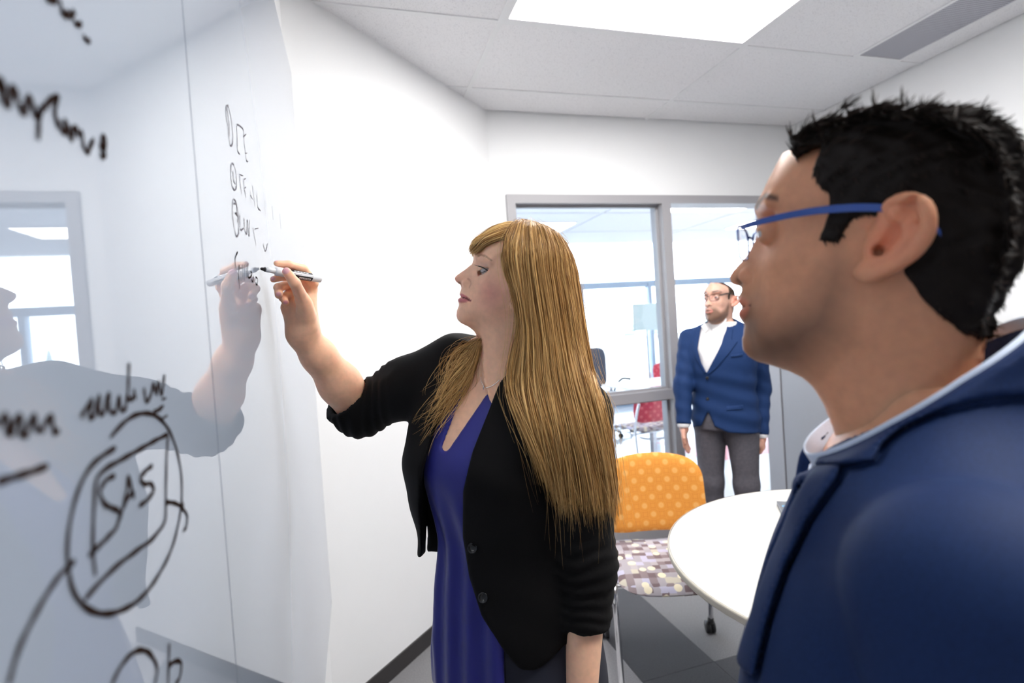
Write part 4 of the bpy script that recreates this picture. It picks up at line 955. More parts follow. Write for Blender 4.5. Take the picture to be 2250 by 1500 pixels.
# scalp cap under the strands
cap_poly = [WF.px(x, y, -.04) for x, y in ((1046, 548), (1062, 530), (1090, 524), (1112, 535), (1118, 580), (1126, 640), (1136, 700), (1136, 760), (1160, 850), (1300, 850), (1300, 470), (1030, 470))]
def W_cap(P):
    L = WF.l(P).astype(np.float32); L2 = L.copy(); L2[:, 2] = -np.abs(L2[:, 2]); d = WH(L2)-.004
    return smax(d, in_poly(L[:, 0], L[:, 1], cap_poly), .006)
cv_, cf_ = field_mesh(W_cap, *bounds([WF.w(*p, s) for p in prof for s in (-.09, .09)], .02), .004, 3)
parts_h = []
def add_str(cv, rad, lo=0., sides=4, flat=1.):
    n, m_, _ = cv.shape; tp = np.ones(m_); tp[-5:] = np.linspace(1, .15, 5); tp[0] = .6
    parts_h.append((cv, RNG.uniform(.6, 1.3, (n, 1))*rad*tp[None], blond(n, m_, lo), sides, flat))
add_str(guided(near_g, 900, 22, .0028, cut=(.80, 1.0), clump=60), .0021, -.05, 5, .5)
add_str(guided(near_g, 2600, 22, .0045, wave=.005, cut=(.75, 1.03), clump=90), .00055, .05, 3)
add_str(guided(near_g, 260, 22, .012, wave=.014, cut=(.85, 1.1)), .00022, .2, 3)
add_str(guided(far_g, 420, 18, .0035, cut=(.85, 1.0)), .0024, -.1, 4, .5); add_str(guided(far_g, 500, 18, .006, wave=.006), .0005, .1, 3)
add_str(guided(bang_g, 420, 14, .0016, wave=.001, cut=(.9, 1.0)), .0017, .08, 4, .5); add_str(guided(bang_g, 700, 14, .0020, wave=.001, cut=(.9, 1.0)), .0005, .15, 3)
add_str(guided(wisp_g, 70, 16, .0018, wave=.003, cut=(.8, 1.0)), .0009, .15, 3)
add_str(guided(shoulder_g, 85, 18, .0035, wave=.006, cut=(.7, 1.0)), .0011, .25, 4, .6); add_str(guided(shoulder_g, 190, 18, .008, wave=.014, cut=(.7, 1.05)), .00035, .3, 3)
VV, FF, CC, off = [cv_], [cf_], [np.tile(BL0*.9, (len(cv_), 1))], len(cv_)
for cv, rd, cl_, sd_, fl_ in parts_h:
    o = strands_mesh('tmp', cv, rd, cl_, None, None, sd_, fl_); me = o.data
    v = np.zeros(len(me.vertices)*3); me.vertices.foreach_get('co', v); q = np.zeros(len(me.loops), np.int32); me.loops.foreach_get('vertex_index', q)
    VV.append(v.reshape(-1, 3)); FF.append(q.reshape(-1, 4)+off); off += len(me.vertices); CC.append(np.repeat(cl_[:, :, None, :], sd_, 2).reshape(-1, 3))
    bpy.data.objects.remove(o); bpy.data.meshes.remove(me)
ho = mesh('hair', np.concatenate(VV), np.concatenate(FF), HAIRM, w, True, np.concatenate(CC)); ho['kind'] = 'stuff'; ho['label'] = 'long straight golden blonde hair with swept bangs'
# ---------------------------------------------------------------- the man in the foreground
myaw = math.radians(-29); MH0 = at(1980, 560, .512); MF = Frame(MH0, (math.sin(myaw), math.cos(myaw), 0), (0, 0, 1))
mfront = [(1725, 335), (1711, 368), (1698, 395), (1684, 423), (1672, 446), (1667, 460), (1665, 475), (1668, 492), (1667, 510), (1660, 530), (1650, 550), (1638, 568), (1625, 581), (1611, 595), (1603.5, 607), (1604, 616), (1609, 623), (1618, 627), (1630, 629.5), (1632, 635), (1628, 643), (1623, 652), (1624, 661), (1630, 669), (1636.5, 674.5),
 (1630, 681), (1626, 690), (1626.5, 698), (1632, 707), (1639, 714), (1637, 729), (1631, 748), (1632, 762), (1637, 773), (1649, 785), (1668, 795), (1694, 801), (1731, 812), (1763, 825), (1785, 840), (1806, 868), (1822, 900)]
MPROF = [MF.px(x, y) for x, y in mfront]+[(.060, -.185), (.055, -.23), (-.075, -.23), (-.060, -.16), (-.054, -.11), (-.062, -.06), (-.078, -.01), (-.083, .035), (-.072, .077), (-.042, .105), (.003, .120), (.042, .125), (.074, .123)]
MCTRL = [(.164, 0, .0075), (.154, .010, .0105), (.148, -.008, .0165), (.140, .025, .0110), (.130, .045, .0105), (.136, .006, .0210), (.118, .045, .019), (.108, .045, .033), (.098, .045, .045), (.085, .045, .055), (.06, .045, .065), (.03, .045, .071), (.125, .070, .021), (.115, .068, .040), (.10, .072, .052), (.08, .078, .060),
 (.110, .092, .032), (.095, .10, .040), (.06, .10, .053), (.02, .095, .062), (-.03, .06, .069), (-.058, .05, .045), (.01, .110, .040), (.128, -.004, .031), (.115, .010, .044), (.10, .010, .054), (.075, .010, .062), (.04, .010, .067), (0, 0, .066), (-.04, 0, .058), (.146, -.028, .0165), (.138, -.035, .0275), (.12, -.035, .042), (.09, -.03, .055), (.05, -.03, .063),
 (.146, -.085, .0175), (.134, -.085, .031), (.11, -.08, .046), (.08, -.07, .056), (.045, -.06, .061), (.11, -.100, .028), (.07, -.105, .044), (.03, -.10, .053), (-.02, -.08, .056), (.03, -.14, .055), (0, -.14, .058), (-.04, -.13, .045), (.0, -.19, .062)]
KA = MF.px(1603.5, 608)[0]/.174
MHF = HeadField(MPROF, [(a*KA, b, h) for a, b, h in MCTRL])
mp3 = lambda x, y, c: np.array([*MF.px(x, y, c), c])
ear_out = [(1938, 470, -.076), (1952, 450, -.081), (1978, 437, -.087), (2008, 437, -.093), (2032, 452, -.097), (2041, 482, -.098), (2036, 516, -.096), (2016, 547, -.092), (1985, 573, -.088), (1948, 592, -.084), (1912, 604, -.080), (1893, 601, -.077)]
ear_c = spline([mp3(*q) for q in ear_out], 22); ear_r = np.r_[np.linspace(.0035, .0052, 8), np.linspace(.0052, .0048, 8), np.linspace(.005, .0062, 6)]
f_helix = f_chain(ear_c, ear_r, .003)
anti = spline([mp3(*q) for q in [(1965, 470, -.084), (1990, 480, -.090), (2003, 505, -.091), (1992, 535, -.088), (1965, 560, -.084), (1940, 572, -.081)]], 10)
f_anti = f_chain(anti, np.full(10, .0050), .004)
earc0 = mp3(1972, 520, -.078); e_long = mp3(2005, 445, -.085)-mp3(1910, 600, -.078); e_long /= np.linalg.norm(e_long); e_n = np.array([.0, .0, -1.])+np.array([.28, 0, 0]); e_n -= e_long*np.dot(e_n, e_long); e_n /= np.linalg.norm(e_n); e_w = np.cross(e_long, e_n)
f_plate = f_ell(earc0, (.036, .0225, .0075), [e_long, e_w, e_n])
f_conch = f_ell(mp3(1950, 530, -.088), (.018, .010, .011), [e_long, e_w, e_n]); f_tragus = f_ell(mp3(1922, 535, -.077), (.010, .006, .005), [e_long, e_w, e_n]); f_lobe = f_ell(mp3(1912, 592, -.080), (.010, .010, .0055), [e_long, e_w, e_n])
f_canal = f_cap(mp3(1938, 545, -.084), mp3(1925, 556, -.07), .0055, .004); f_fossa = f_ell(mp3(1995, 462, -.094), (.012, .006, .005), [e_long, e_w, e_n])
meye = np.array([MF.px(1678, 512, -.034)[0]-.006, MF.px(1678, 512, -.034)[1], -.0335]); MER = .0122
msf = lambda x, y, out=0.: surf_pt(MF, MHF, x, y, out)
m_ala = msf(1641, 606); m_alc = spline([msf(1645, 592), msf(1651, 600), msf(1652, 610), msf(1648, 620)], 5); m_nos = msf(1625, 616)
m_l1 = spline([msf(1634, 674.5), msf(1639, 674), msf(1644, 673), msf(1650, 671)], 5); m_l2 = spline([msf(1627, 660), msf(1634, 662), msf(1641, 666), msf(1647, 670)], 5); m_l3 = spline([msf(1630, 691), msf(1636, 688), msf(1642, 682), msf(1648, 674)], 5)
for q_ in (m_l1, m_l2, m_l3): q_[0, 2] = 0
f_mm, f_mup, f_mlo = f_chain(m_l1, [.0009, .0009, .0009, .0008, .0006], .001), f_chain(m_l2, [.0042, .0038, .0032, .0024, .0010], .003), f_chain(m_l3, [.0055, .0050, .0042, .003, .001], .003)
def ear_field(L):
    d = smin(f_plate(L), f_helix(L), .004); d = smax(d, -f_conch(L), .005); d = smin(d, f_anti(L), .004); d = smax(d, -f_fossa(L), .004)
    d = smin(d, f_tragus(L), .004); d = smin(d, f_lobe(L), .006); return smax(d, -f_canal(L), .003)
def M_head_local(L, detail=True):
    L = L.astype(np.float32).copy(); L[:, 2] = -np.abs(L[:, 2]); d = MHF(L)
    R = L; L = L.copy(); L[:, 0] /= KA
    d = smax(d, -f_ell((.116, .047, -.034), (.013, .011, .016))(L), .010)
    lid = f_ell(meye, (MER+.0016,)*3)(R); opn = np.maximum(np.abs(R[:, 1]-meye[1]+.001)-.0027, meye[0]+.0045-R[:, 0])
    d = smin(d, lid, .003); d = smax(d, -np.maximum(opn, f_ell(meye, (MER+.006,)*3)(R)), .0008)
    d = smin(d, f_cap((.127, .068, -.012), (.106, .066, -.050), .005, .004)(L), .012)
    L = R
    d = smin(d, f_ell(m_ala+np.array([0, 0, .002], np.float32), (.0105, .0085, .0050))(L), .004); d = smax(d, -f_chain(m_alc, [.0006, .0014, .0016, .001, .0006], .001)(L), .003)
    d = smax(d, -f_ell(m_nos+np.array([0, -.001, .001], np.float32), (.0066, .0030, .0042))(L), .002)
    d = smin(d, f_mup(L), .004); d = smin(d, f_mlo(L), .004); d = smax(d, -f_mm(L), .002)
    return d
def M_full_local(L):
    L2 = L.astype(np.float32).copy(); L2[:, 2] = -np.abs(L2[:, 2]); d = M_head_local(L2); near = np.linalg.norm(L2-earc0, axis=1) < .09
    if near.any(): d[near] = smin(d[near], ear_field(L2[near]), .004)
    return d
MSK = np.array([.69, .325, .182])
def man_color(L, base, beard, dens=.8, bl=.045, of=.28):
    S = L.copy(); S[:, 2] = -np.abs(S[:, 2]); R = S.copy(); S[:, 0] /= KA; C = np.tile(base, (len(S), 1)); a, b = S[:, 0], S[:, 1]
    bp = in_poly(a.astype(np.float32), b.astype(np.float32), [(.175, -.022), (.128, -.020), (.108, -.045), (.075, -.035), (.040, .005), (.028, -.02), (.036, -.075), (.075, -.112), (.12, -.125), (.175, -.12)])
    C = lerpc(C, beard, dens*np.clip(-bp/bl+of, 0, 1))
    lip = np.maximum(.0012-f_mup(R), .0012-f_mlo(R))
    C = lerpc(C, base*np.array([.88, .60, .64]), np.clip(lip/.002+.2, 0, 1)); C = lerpc(C, (.06, .025, .02), np.clip(-(f_mm(R)-.0005)/.0007+.5, 0, 1)); C = lerpc(C, (.05, .02, .015), blob(R, m_nos+np.array([0, -.001, .001]), .0055))
    bw = in_poly(a.astype(np.float32), b.astype(np.float32), [(.134, .066), (.130, .076), (.112, .078), (.094, .068), (.095, .064), (.112, .070), (.127, .066)])
    C = lerpc(C, (.035, .02, .015), .85*np.clip(-bw/.003+.5, 0, 1)*(np.abs(S[:, 2]) > .008))
    C = lerpc(C, base*np.array([1.12, .86, .84]), .8*np.clip(1-np.linalg.norm(R-earc0, axis=1)/.042, 0, .8)*(S[:, 2] < -.07)*1.6)
    return C
man = empty('person', (MH0[0], MH0[1], 0), 'man in navy suit and blue glasses watching from the right foreground', 'person')
lo_, hi_ = bounds(MPROF, .01); lo3, hi3 = np.r_[lo_, -.115], np.r_[hi_, .115]
mV, mFc = surface_nets(lambda L: M_full_local(L), lo3, hi3, .0020); mV = relax(mV, mFc, 1)
toW = lambda fr, V: fr.o+V[:, :1]*fr.a+V[:, 1:2]*fr.b+V[:, 2:]*fr.c
mcol = man_color(mV, MSK, np.array([.055, .034, .026]), .72)
mbody_parts = [(toW(MF, mV), mFc, mcol)]
# hair
mh_poly = [MF.px(x, y, -.066) for x, y in ((1735, 348), (1750, 328), (1775, 315), (1808, 318), (1795, 350), (1786, 382), (1802, 410), (1826, 428), (1822, 470), (1806, 505), (1796, 528), (1846, 535), (1866, 492), (1905, 470), (1930, 480), (1962, 480), (2000, 470))]+[(-.004, .050), (-.014, .02), (-.010, -.02), (-.022, -.045), (-.045, -.075), (-.075, -.09), (-.13, -.09), (-.13, .20), (.062, .20), (.080, .130)]
mh_arr = np.array(mh_poly, np.float32)
def mh_thick(L): b = L[:, 1]; a = L[:, 0]; return 0.0045+.010*np.clip((b-.055)/.06, 0, 1)+.006*np.clip((-.02-a)/.05, 0, 1)*np.clip((b+.06)/.06, 0, 1)
def M_hair(L):
    L2 = L.astype(np.float32).copy(); L2[:, 2] = -np.abs(L2[:, 2]); d = MHF(L2)-mh_thick(L2)
    d = d+.0022*np.sin(L[:, 0]*210+3*np.sin(L[:, 1]*90)+L[:, 2]*60)*np.sin(L[:, 1]*170+L[:, 2]*140)
    return smax(d, in_poly(L2[:, 0], L2[:, 1], mh_arr), .005)
hV, hF = surface_nets(M_hair, lo3-.03, hi3+.03, .0032); hV = relax(hV, hF, 1)
HDK = np.array([.010, .0065, .005])
def tufts(V, Fc, n, length, dirf, rad, pol, cols, lift=.25):
    a = V[Fc[:, 0]]; nrm_ = np.cross(V[Fc[:, 2]]-a, V[Fc[:, 3]]-V[Fc[:, 1]]); nrm_ /= np.linalg.norm(nrm_, axis=1, keepdims=True)+1e-9
    out = np.einsum('ij,ij->i', nrm_, a-np.array([.03, .02, 0])); nrm_ *= np.sign(np.median(out)) or 1
    cen = V[Fc].mean(1); k = np.nonzero((pol(cen)))[0]; k = RNG.choice(k, n); P = cen[k]; N = nrm_[k]; D = dirf(P)+RNG.normal(size=P.shape)*.20; D -= N*np.einsum('ij,ij->i', D, N)[:, None]; D /= np.linalg.norm(D, axis=1, keepdims=True)+1e-9
    Ln = length(P)*RNG.uniform(.6, 1.25, n); m_ = 5; t_ = np.linspace(0, 1, m_)[None, :, None]
    cv = P[:, None]-N[:, None]*.002+D[:, None]*(Ln[:, None, None]*t_)+N[:, None]*(Ln[:, None, None]*lift*(t_-.55*t_**2)); 
    rd = rad*np.array([1, 1, .85, .6, .15])[None]*RNG.uniform(.7, 1.3, (n, 1)); C = cols[RNG.integers(0, len(cols), n)][:, None]*np.ones((1, m_, 1))
    return cv, rd, C
m_outer = lambda P: (in_poly(P[:, 0].astype(np.float32), P[:, 1].astype(np.float32), mh_arr) < .004) & (MHF(np.c_[P[:, :2], -np.abs(P[:, 2])].astype(np.float32)) > .001)
mdir = lambda P: np.c_[np.where(P[:, 1] > .085, -.95, -.45), np.where(P[:, 1] > .09, .25, -.75), np.sign(P[:, 2])*np.where(P[:, 1] > .10, .25, .05)]
cv, rd, C = tufts(hV, hF, 13000, lambda P: .008+.007*np.clip((P[:, 1]-.04)/.07, 0, 1), mdir, .0007, m_outer, np.array([[.008, .005, .004], [.014, .009, .007], [.040, .026, .019], [.020, .013, .010]]), .14)
DHM = mat('hair_dark', (.02, .015, .012), .55, vcol=True, spec=.15)
def hair_object(parent, fr, baseV, baseF, basec, sets, label):
    VV, FF, CC, off = [toW(fr, baseV)], [baseF], [np.tile(basec, (len(baseV), 1))], len(baseV)
    for cv, rd, C in sets:
        o = strands_mesh('tmp', toW(fr, cv.reshape(-1, 3)).reshape(cv.shape), rd, C, None, None, 3); me = o.data; v = np.zeros(len(me.vertices)*3); me.vertices.foreach_get('co', v); q = np.zeros(len(me.loops), np.int32); me.loops.foreach_get('vertex_index', q)
        VV.append(v.reshape(-1, 3)); FF.append(q.reshape(-1, 4)+off); off += len(me.vertices); CC.append(np.repeat(C[:, :, None, :], 3, 2).reshape(-1, 3)); bpy.data.objects.remove(o); bpy.data.meshes.remove(me)
    o = mesh('hair', np.concatenate(VV), np.concatenate(FF), DHM, parent, True, np.concatenate(CC)); o['kind'] = 'stuff'; o['label'] = label; return o
hair_object(man, MF, hV, hF, HDK, [(cv, rd, C)], 'short dark brown hair combed back')
for s in (-1, 1): eyeball('eyeball', MF, (meye[0], meye[1], meye[2]*-s), MER, (1, -.02, .05), man, (.05, .03, .02))
# glasses
def glasses(fr, parent, m_rim, arm_r, y0=.040, a_l=.139, w_=.027, h_=.0185, c0=.034, arm_px=None, thin=.0010):
    g = None
    for s in (-1, 1):
        rim = []
        for t_ in np.linspace(0, 2*math.pi, 41):
            u, v = math.cos(t_), math.sin(t_); p = 3.4; k = (abs(u)**p+abs(v)**p)**(-1/p); cc = s*(c0+w_*k*u*s*s if False else c0)+w_*k*u
            rim.append(fr.w(a_l-.16*(abs(cc)/.06)**2*.06, y0+h_*k*v*(1 if v > 0 else .95), cc))
        rad = [arm_r*.75 if math.sin(t_) > .35 else thin for t_ in np.linspace(0, 2*math.pi, 41)]
        o = MB().tube(rim, rad, 8).build('eyeglasses' if g is None else 'rim', m_rim, parent if g is None else g, True)
        if g is None: g = o
        mesh('lens', [fr.w(a_l-.006, y0, s*c0)]+rim[:-1], [(0, i+1, (i+1) % 40+1) for i in range(40)], LENS, g, True)
        hx = fr.w(a_l-.014, y0+h_*.72, s*(c0+w_+.001)); hl = fr.l(hx)
        pth = [hx, fr.w(hl[0]-.006, hl[1], s*(c0+w_+.0055))]+[fr.w(a, b, s*c) for a, b, c in arm_px]
        V = []; F = []; pp = spline(pth, 20)
        for i, q in enumerate(pp):
            hh = (.0026+.0008*math.sin(i/19*3))*arm_r/.0016; tk = .0009*arm_r/.0016
            V += [q+fr.b*hh+fr.c*tk, q-fr.b*hh+fr.c*tk, q-fr.b*hh-fr.c*tk, q+fr.b*hh-fr.c*tk]
        for i in range(19):
            for j in range(4): F.append((4*i+j, 4*i+(j+1) % 4, 4*i+4+(j+1) % 4, 4*i+4+j))
        F += [(3, 2, 1, 0), (76, 77, 78, 79)]
        mesh('temple_arm', V, F, m_rim, g)
    MB().tube(spline([fr.w(a_l-.001, y0+h_*.45, -(c0-w_)-.0005), fr.w(a_l+.003, y0+h_*.62, 0), fr.w(a_l-.001, y0+h_*.45, (c0-w_)+.0005)], 10), arm_r*.7, 8).build('bridge', m_rim, g, True)
    return g
LENS = glass_mat('lens_glass', (.97, .97, 1.0), 1.35)
ax1 = mp3(1800, 462, -.076); ax2 = mp3(1945, 456, -.081)
glasses(MF, man, mat('rim_blue', (.02, .07, .30), .25, metal=.3, coat=.4), .0016, y0=mp3(1662, 520, -.05)[1]-.003, arm_px=[(ax1[0], ax1[1], .0755), (ax2[0], ax2[1]-.0005, .0815), (ax2[0]-.022, ax2[1]-.008, .082), (ax2[0]-.036, ax2[1]-.028, .080)])
# suit
tyaw = math.radians(-45); fM = np.array([math.sin(tyaw), math.cos(tyaw), 0]); lM = np.array([-fM[1], fM[0], 0])   # forward, person's left
MO = np.array([MH0[0], MH0[1], 0])+MF.a*.005
MSL, MSR = MO+lM*.180-fM*.012+upz*1.272, MO-lM*.180-fM*.012+upz*1.272
def msecs(g): return [(.55, 0, 0, .165+g, .12+g), (.85, 0, .0, .175+g, .12+g), (1.0, 0, .02, .165+g, .130+g), (1.12, 0, .012, .172+g, .122+g), (1.2, 0, .000, .180+g, .112+g), (1.27, 0, -.012, .172+g, .096+g), (1.325, 0, -.016, .132+g, .088+g), (1.365, 0, -.026, .090+g, .074+g), (1.40, 0, -.03, .068+g, .066+g), (1.46, 0, -.03, .062+g, .062+g)]
m_tor = f_loft(MO, lM, fM, upz, msecs(0.), 2.2); m_jt = f_loft(MO, lM, fM, upz, msecs(.020), 2.3)
MEL, MER_ = MSL+lM*.035-fM*.03-upz*.28, MSR-lM*.04-fM*.03-upz*.28
MWL, MWR = MEL+fM*.08-upz*.23, MER_+fM*.08-upz*.23
sl1 = f_chain([MSL, MEL, MWL], [.079, .062, .042], .04); sl2 = f_chain([MSR, MER_, MWR], [.079, .058, .042], .04)
# collar plane: high at the nape, low at the throat
cpF, cpB = MO+fM*.075+upz*1.325, MO-fM*.085+upz*1.435
cdir = cpF-cpB; cn = np.cross(lM, cdir); cn = cn if cn[2] > 0 else -cn; cn /= np.linalg.norm(cn)
f_ctop = f_half(cpF, cn)
vm = ray(1850, 1150); vm = vm/np.linalg.norm(vm); q1 = np.cross(vm, upz); q1 /= np.linalg.norm(q1); q2 = np.cross(q1, vm); PM = at(1850, 1150, .42)
def mplane(pl):
    out = []
    for x, y in pl:
        q = on_plane(x, y, PM, vm)-PM; out.append((float(q@q1), float(q@q2)))
    return out
f_neckin = f_loft(MO, lM, fM, upz, [(z, x, y, rx-.002, ry-.002) for z, x, y, rx, ry in msecs(0.004)], 2.1)
vopen_M = f_prism(MO, lM, upz, [(-.055, 1.45), (-.045, 1.33), (0, 1.12), (.045, 1.33), (.055, 1.45)]); frontM = f_half(MO, -fM)
LAPEL = [(1788, 1003), (1848, 1014), (1836, 1050), (1770, 1140), (1708, 1262), (1664, 1390), (1625, 1540), (1540, 1540), (1600, 1400), (1660, 1240), (1720, 1110)]
COLLAR = [(1780, 1003), (1815, 900), (1900, 800), (2000, 740), (2130, 700), (2400, 690), (2400, 846), (2250, 850), (2160, 864), (2060, 893), (1985, 930), (1945, 962), (1918, 1010), (1850, 1014)]
p_lap, p_col = f_prism(PM, q1, q2, mplane(LAPEL)), f_prism(PM, q1, q2, mplane(COLLAR)); f_lefth = f_half(MO-lM*.03, -lM)
def M_suit(P):
    d = m_jt(P); sh = smin(f_cap(MSL, MO+upz*1.335-fM*.03, .066, .05)(P), f_cap(MSR, MO+upz*1.335-fM*.03, .066, .05)(P), .03); d = smin(d, sh, .04)
    d = np.maximum(d, .78-P[:, 2]); fold = .0030*np.sin((P-MO)@(lM*28+fM*55)+P[:, 2]*22)*np.clip(((P-MO)@fM)/.06, 0, 1)
    d = smin(d+fold, np.minimum(sl1(P), sl2(P))+.0025*np.sin(P[:, 2]*70+(P@fM)*30)*np.clip((1.2-P[:, 2])/.1, 0, 1), .004)
    e = np.minimum(p_lap(P), p_col(P)); d = smax(d, -np.maximum(np.maximum(np.abs(e-.0025)-.0025, -d-.007), f_lefth(P)), .0015)
    d = smax(d, f_ctop(P), .004); d = smax(d, -np.maximum(vopen_M(P), frontM(P)), .004); d = smax(d, -np.maximum(f_neckin(P), 1.30-P[:, 2]), .003)
    return d
SUIT = mat('suit_navy', (.009, .025, .088), .72, noise=(500, .85, 1.15), bump=(1200, .3, .0005), spec=.2)
slo, shi = bounds([MSL, MSR, MEL, MER_, MWL, MWR, MO+fM*.17+upz, MO-fM*.17+upz, MO+upz*1.45, MO+upz*.77], .075)
sV, sF = field_mesh(M_suit, slo, shi, .0038, 1); mesh('suit_jacket', sV, sF, SUIT, man, True)
def raised(name, pl, th, m_, vox=.0028, plane=None, fld=M_suit, extra=None):
    pr = f_prism(PM, q1, q2, mplane(pl))
    def f(P):
        d = smax(fld(P)-th, pr(P), .0025); d = np.maximum(d, f_half(MO-lM*.02, -lM)(P))
        return d if extra is None else extra(P, d)
    Q = [on_plane(x, y, PM, vm) for x, y in pl]
    bl, bh_ = bounds([CAM+ray(x, min(y, 1540))*dd for x, y in pl for dd in (.30, .66)], .02); bl = np.maximum(bl, slo); bh_ = np.minimum(bh_, shi)
    V, F = field_mesh(f, bl, bh_, vox, 1); return mesh(name, V, F, m_, man, True)
raised('lapel', LAPEL, .0055, SUIT, .0035)
raised('suit_collar', COLLAR, .0065, SUIT, .0035)
# shirt and its collar
def M_shirt(P):
    d = f_loft(MO, lM, fM, upz, msecs(.006), 2.1)(P); d = np.maximum(d, f_half(cpF-cn*.012, cn)(P)); d = np.maximum(d, -f_neck_hole(P)); return np.maximum(d, .9-P[:, 2])
f_neck_hole = lambda P: np.maximum(m_tor(P)-.0015, 1.30-P[:, 2])
V, F = field_mesh(M_shirt, *bounds([MO+lM*.2+upz*.9, MO-lM*.2+upz*1.45, MO+fM*.14, MO-fM*.15+upz], .012), .0040, 2); mesh('shirt', V, F, mat('shirt_pale_blue', (.62, .70, .84), .7, noise=(900, .92, 1.05)), man, True)
NS = np.array(msecs(.0085)); ring = []
for th in np.linspace(0, 2*math.pi, 73)[:-1]:
    z = 1.38
    for _ in range(12):
        rx, ry, cy = (np.interp(z, NS[:, 0], NS[:, k]) for k in (3, 4, 2)); q = MO+lM*rx*math.cos(th)+fM*(cy+ry*math.sin(th)); z = .5*z+.5*(cpF[2]-((q[:2]-cpF[:2])@cn[:2])/cn[2])
    ring.append(np.array([q[0], q[1], z]))
ring = np.array(ring); cen_ = ring.mean(0); V = []; nr = len(ring)
for dz, dr in ((-.02, .004), (.008, .0005), (.0105, -.0008), (.0095, -.003), (-.02, -.001)):
    o_ = ring-cen_; o_[:, 2] = 0; o_ /= np.linalg.norm(o_, axis=1)[:, None]; V.append(ring+o_*dr+cn*dz)
V = np.concatenate(V); F = [(k*nr+i, k*nr+(i+1) % nr, (k+1)*nr+(i+1) % nr, (k+1)*nr+i) for k in range(4) for i in range(nr)]
mesh('shirt_collar', V, F, MATS['shirt_pale_blue'], man, True)
# torso core, legs, hands, shoes
core = field_mesh(f_union([lambda P: np.maximum(m_tor(P)+.004, P[:, 2]-1.40)], 0), *bounds([MO+lM*.2+upz*.8, MO-lM*.2+upz*1.42, MO+fM*.14, MO-fM*.15+upz], .01), .008, 1)
hands = []
for Wp, s in ((MWL, 1), (MWR, -1)):
    fs = [f_chain([Wp, Wp+fM*.012-upz*.05], [.028, .03], .02), f_ell(Wp+fM*.02-upz*.085, (.016, .038, .045), [lM, fM, upz])]+[f_chain([Wp+fM*(.0+.018*k-.008)-upz*.11, Wp+fM*(.004+.018*k-.008)-upz*(.145+.008*(k in (1, 2))), Wp+fM*(-.006+.018*k-.008)-lM*s*.012-upz*(.165+.008*(k in (1, 2)))], [.0095, .009, .0075], .003) for k in range(4)]+[f_chain([Wp+fM*.035-upz*.06, Wp+fM*.062-upz*.09-lM*s*.006, Wp+fM*.06-upz*.12-lM*s*.012], [.013, .011, .008], .004)]
    hands.append(field_mesh(f_union(fs, .008), *bounds([Wp+upz*.02, Wp-upz*.19+fM*.07, Wp-fM*.03], .04), .0035, 1))
merge('body', mbody_parts+[(*core, np.tile(MSK, (len(core[0]), 1)))]+[(*h, np.tile(MSK, (len(h[0]), 1))) for h in hands], SKIN, man)
def legs_field(O, l, f, hipz, hipf_):
    def g(P):
        d = np.maximum(hipf_(P), np.maximum(P[:, 2]-hipz-.1, hipz-.06-P[:, 2]))
        for s in (-1, 1): d = smin(d, f_chain([O+l*.09*s+upz*(hipz-.06), O+l*.098*s+upz*.47+f*.012, O+l*.10*s+upz*.06-f*.012], [.094, .07, .062], .03)(P), .02)
        return np.maximum(d, .045-P[:, 2])
    return g
def trousers(O, l, f, hipz, hipf_, m_, par, vox=.008):
    V, F = field_mesh(legs_field(O, l, f, hipz, hipf_), *bounds([O+l*.2, O-l*.2+upz*(hipz+.1), O+f*.14, O-f*.15], .03), vox, 2); mesh('trousers', V, F, m_, par, True)
    for s in (-1, 1):
        g = f_union([f_ell(O+l*.10*s+f*.07+upz*.04, (.046, .13, .04), [l, f, upz]), f_cap(O+l*.10*s-f*.02+upz*.05, O+l*.10*s-f*.02+upz*.09, .045)], .03)
        solid('shoe', lambda P, g=g: np.maximum(g(P), .001-P[:, 2]), *bounds([O+l*.10*s-f*.1, O+l*.10*s+f*.22+upz*.12], .05), .007, MATS['shoe_black'], par)
trousers(MO, lM, fM, .86, f_loft(MO, lM, fM, upz, msecs(.008), 2.2), mat('trousers_navy', (.012, .025, .07), .8), man)
# ---------------------------------------------------------------- the man standing in the doorway
BD = 3.16; bo = at(1579, 663, BD); vb = bo-CAM; vb[2] = 0; vb /= np.linalg.norm(vb)
def rotz(v, deg): a = math.radians(deg); return np.array([v[0]*math.cos(a)-v[1]*math.sin(a), v[0]*math.sin(a)+v[1]*math.cos(a), v[2]])
bf = rotz(-vb, -30); BFm = Frame(bo-bf*.03-upz*.012, bf, (0, 0, 1))
bgm = empty('person', (bo[0], bo[1], 0), 'bearded man in navy blazer standing in the doorway', 'person')
BSK = np.array([.62, .36, .275])
bV, bF_ = surface_nets(lambda L: M_full_local(L), lo3, hi3, .003); bV = relax(bV, bF_, 1)
bC = man_color(bV, BSK, np.array([.11, .058, .036]), .82, .020, .3)
tf = rotz(-vb, -10); tl = np.array([-tf[1], tf[0], 0])          # torso forward, person's left
BO = np.array([bo[0], bo[1], 0])
def bsecs(g): return [(.60, 0, 0, .165+g, .12+g), (.88, 0, 0, .172+g, .12+g), (1.02, 0, 0, .160+g, .112+g), (1.15, 0, .005, .170+g, .118+g), (1.26, 0, .0, .182+g, .115+g), (1.33, 0, -.012, .172+g, .095+g), (1.385, 0, -.022, .125+g, .078+g), (1.425, 0, -.026, .080+g, .066+g), (1.46, 0, -.026, .062+g, .062+g), (1.50, 0, -.026, .058+g, .058+g)]
b_tor = f_loft(BO, tl, tf, upz, bsecs(0), 2.2); b_jt = f_loft(BO, tl, tf, upz, bsecs(.018), 2.3)
bS = {1: BO+tl*.182-tf*.015+upz*1.335, -1: BO-tl*.182-tf*.015+upz*1.335}
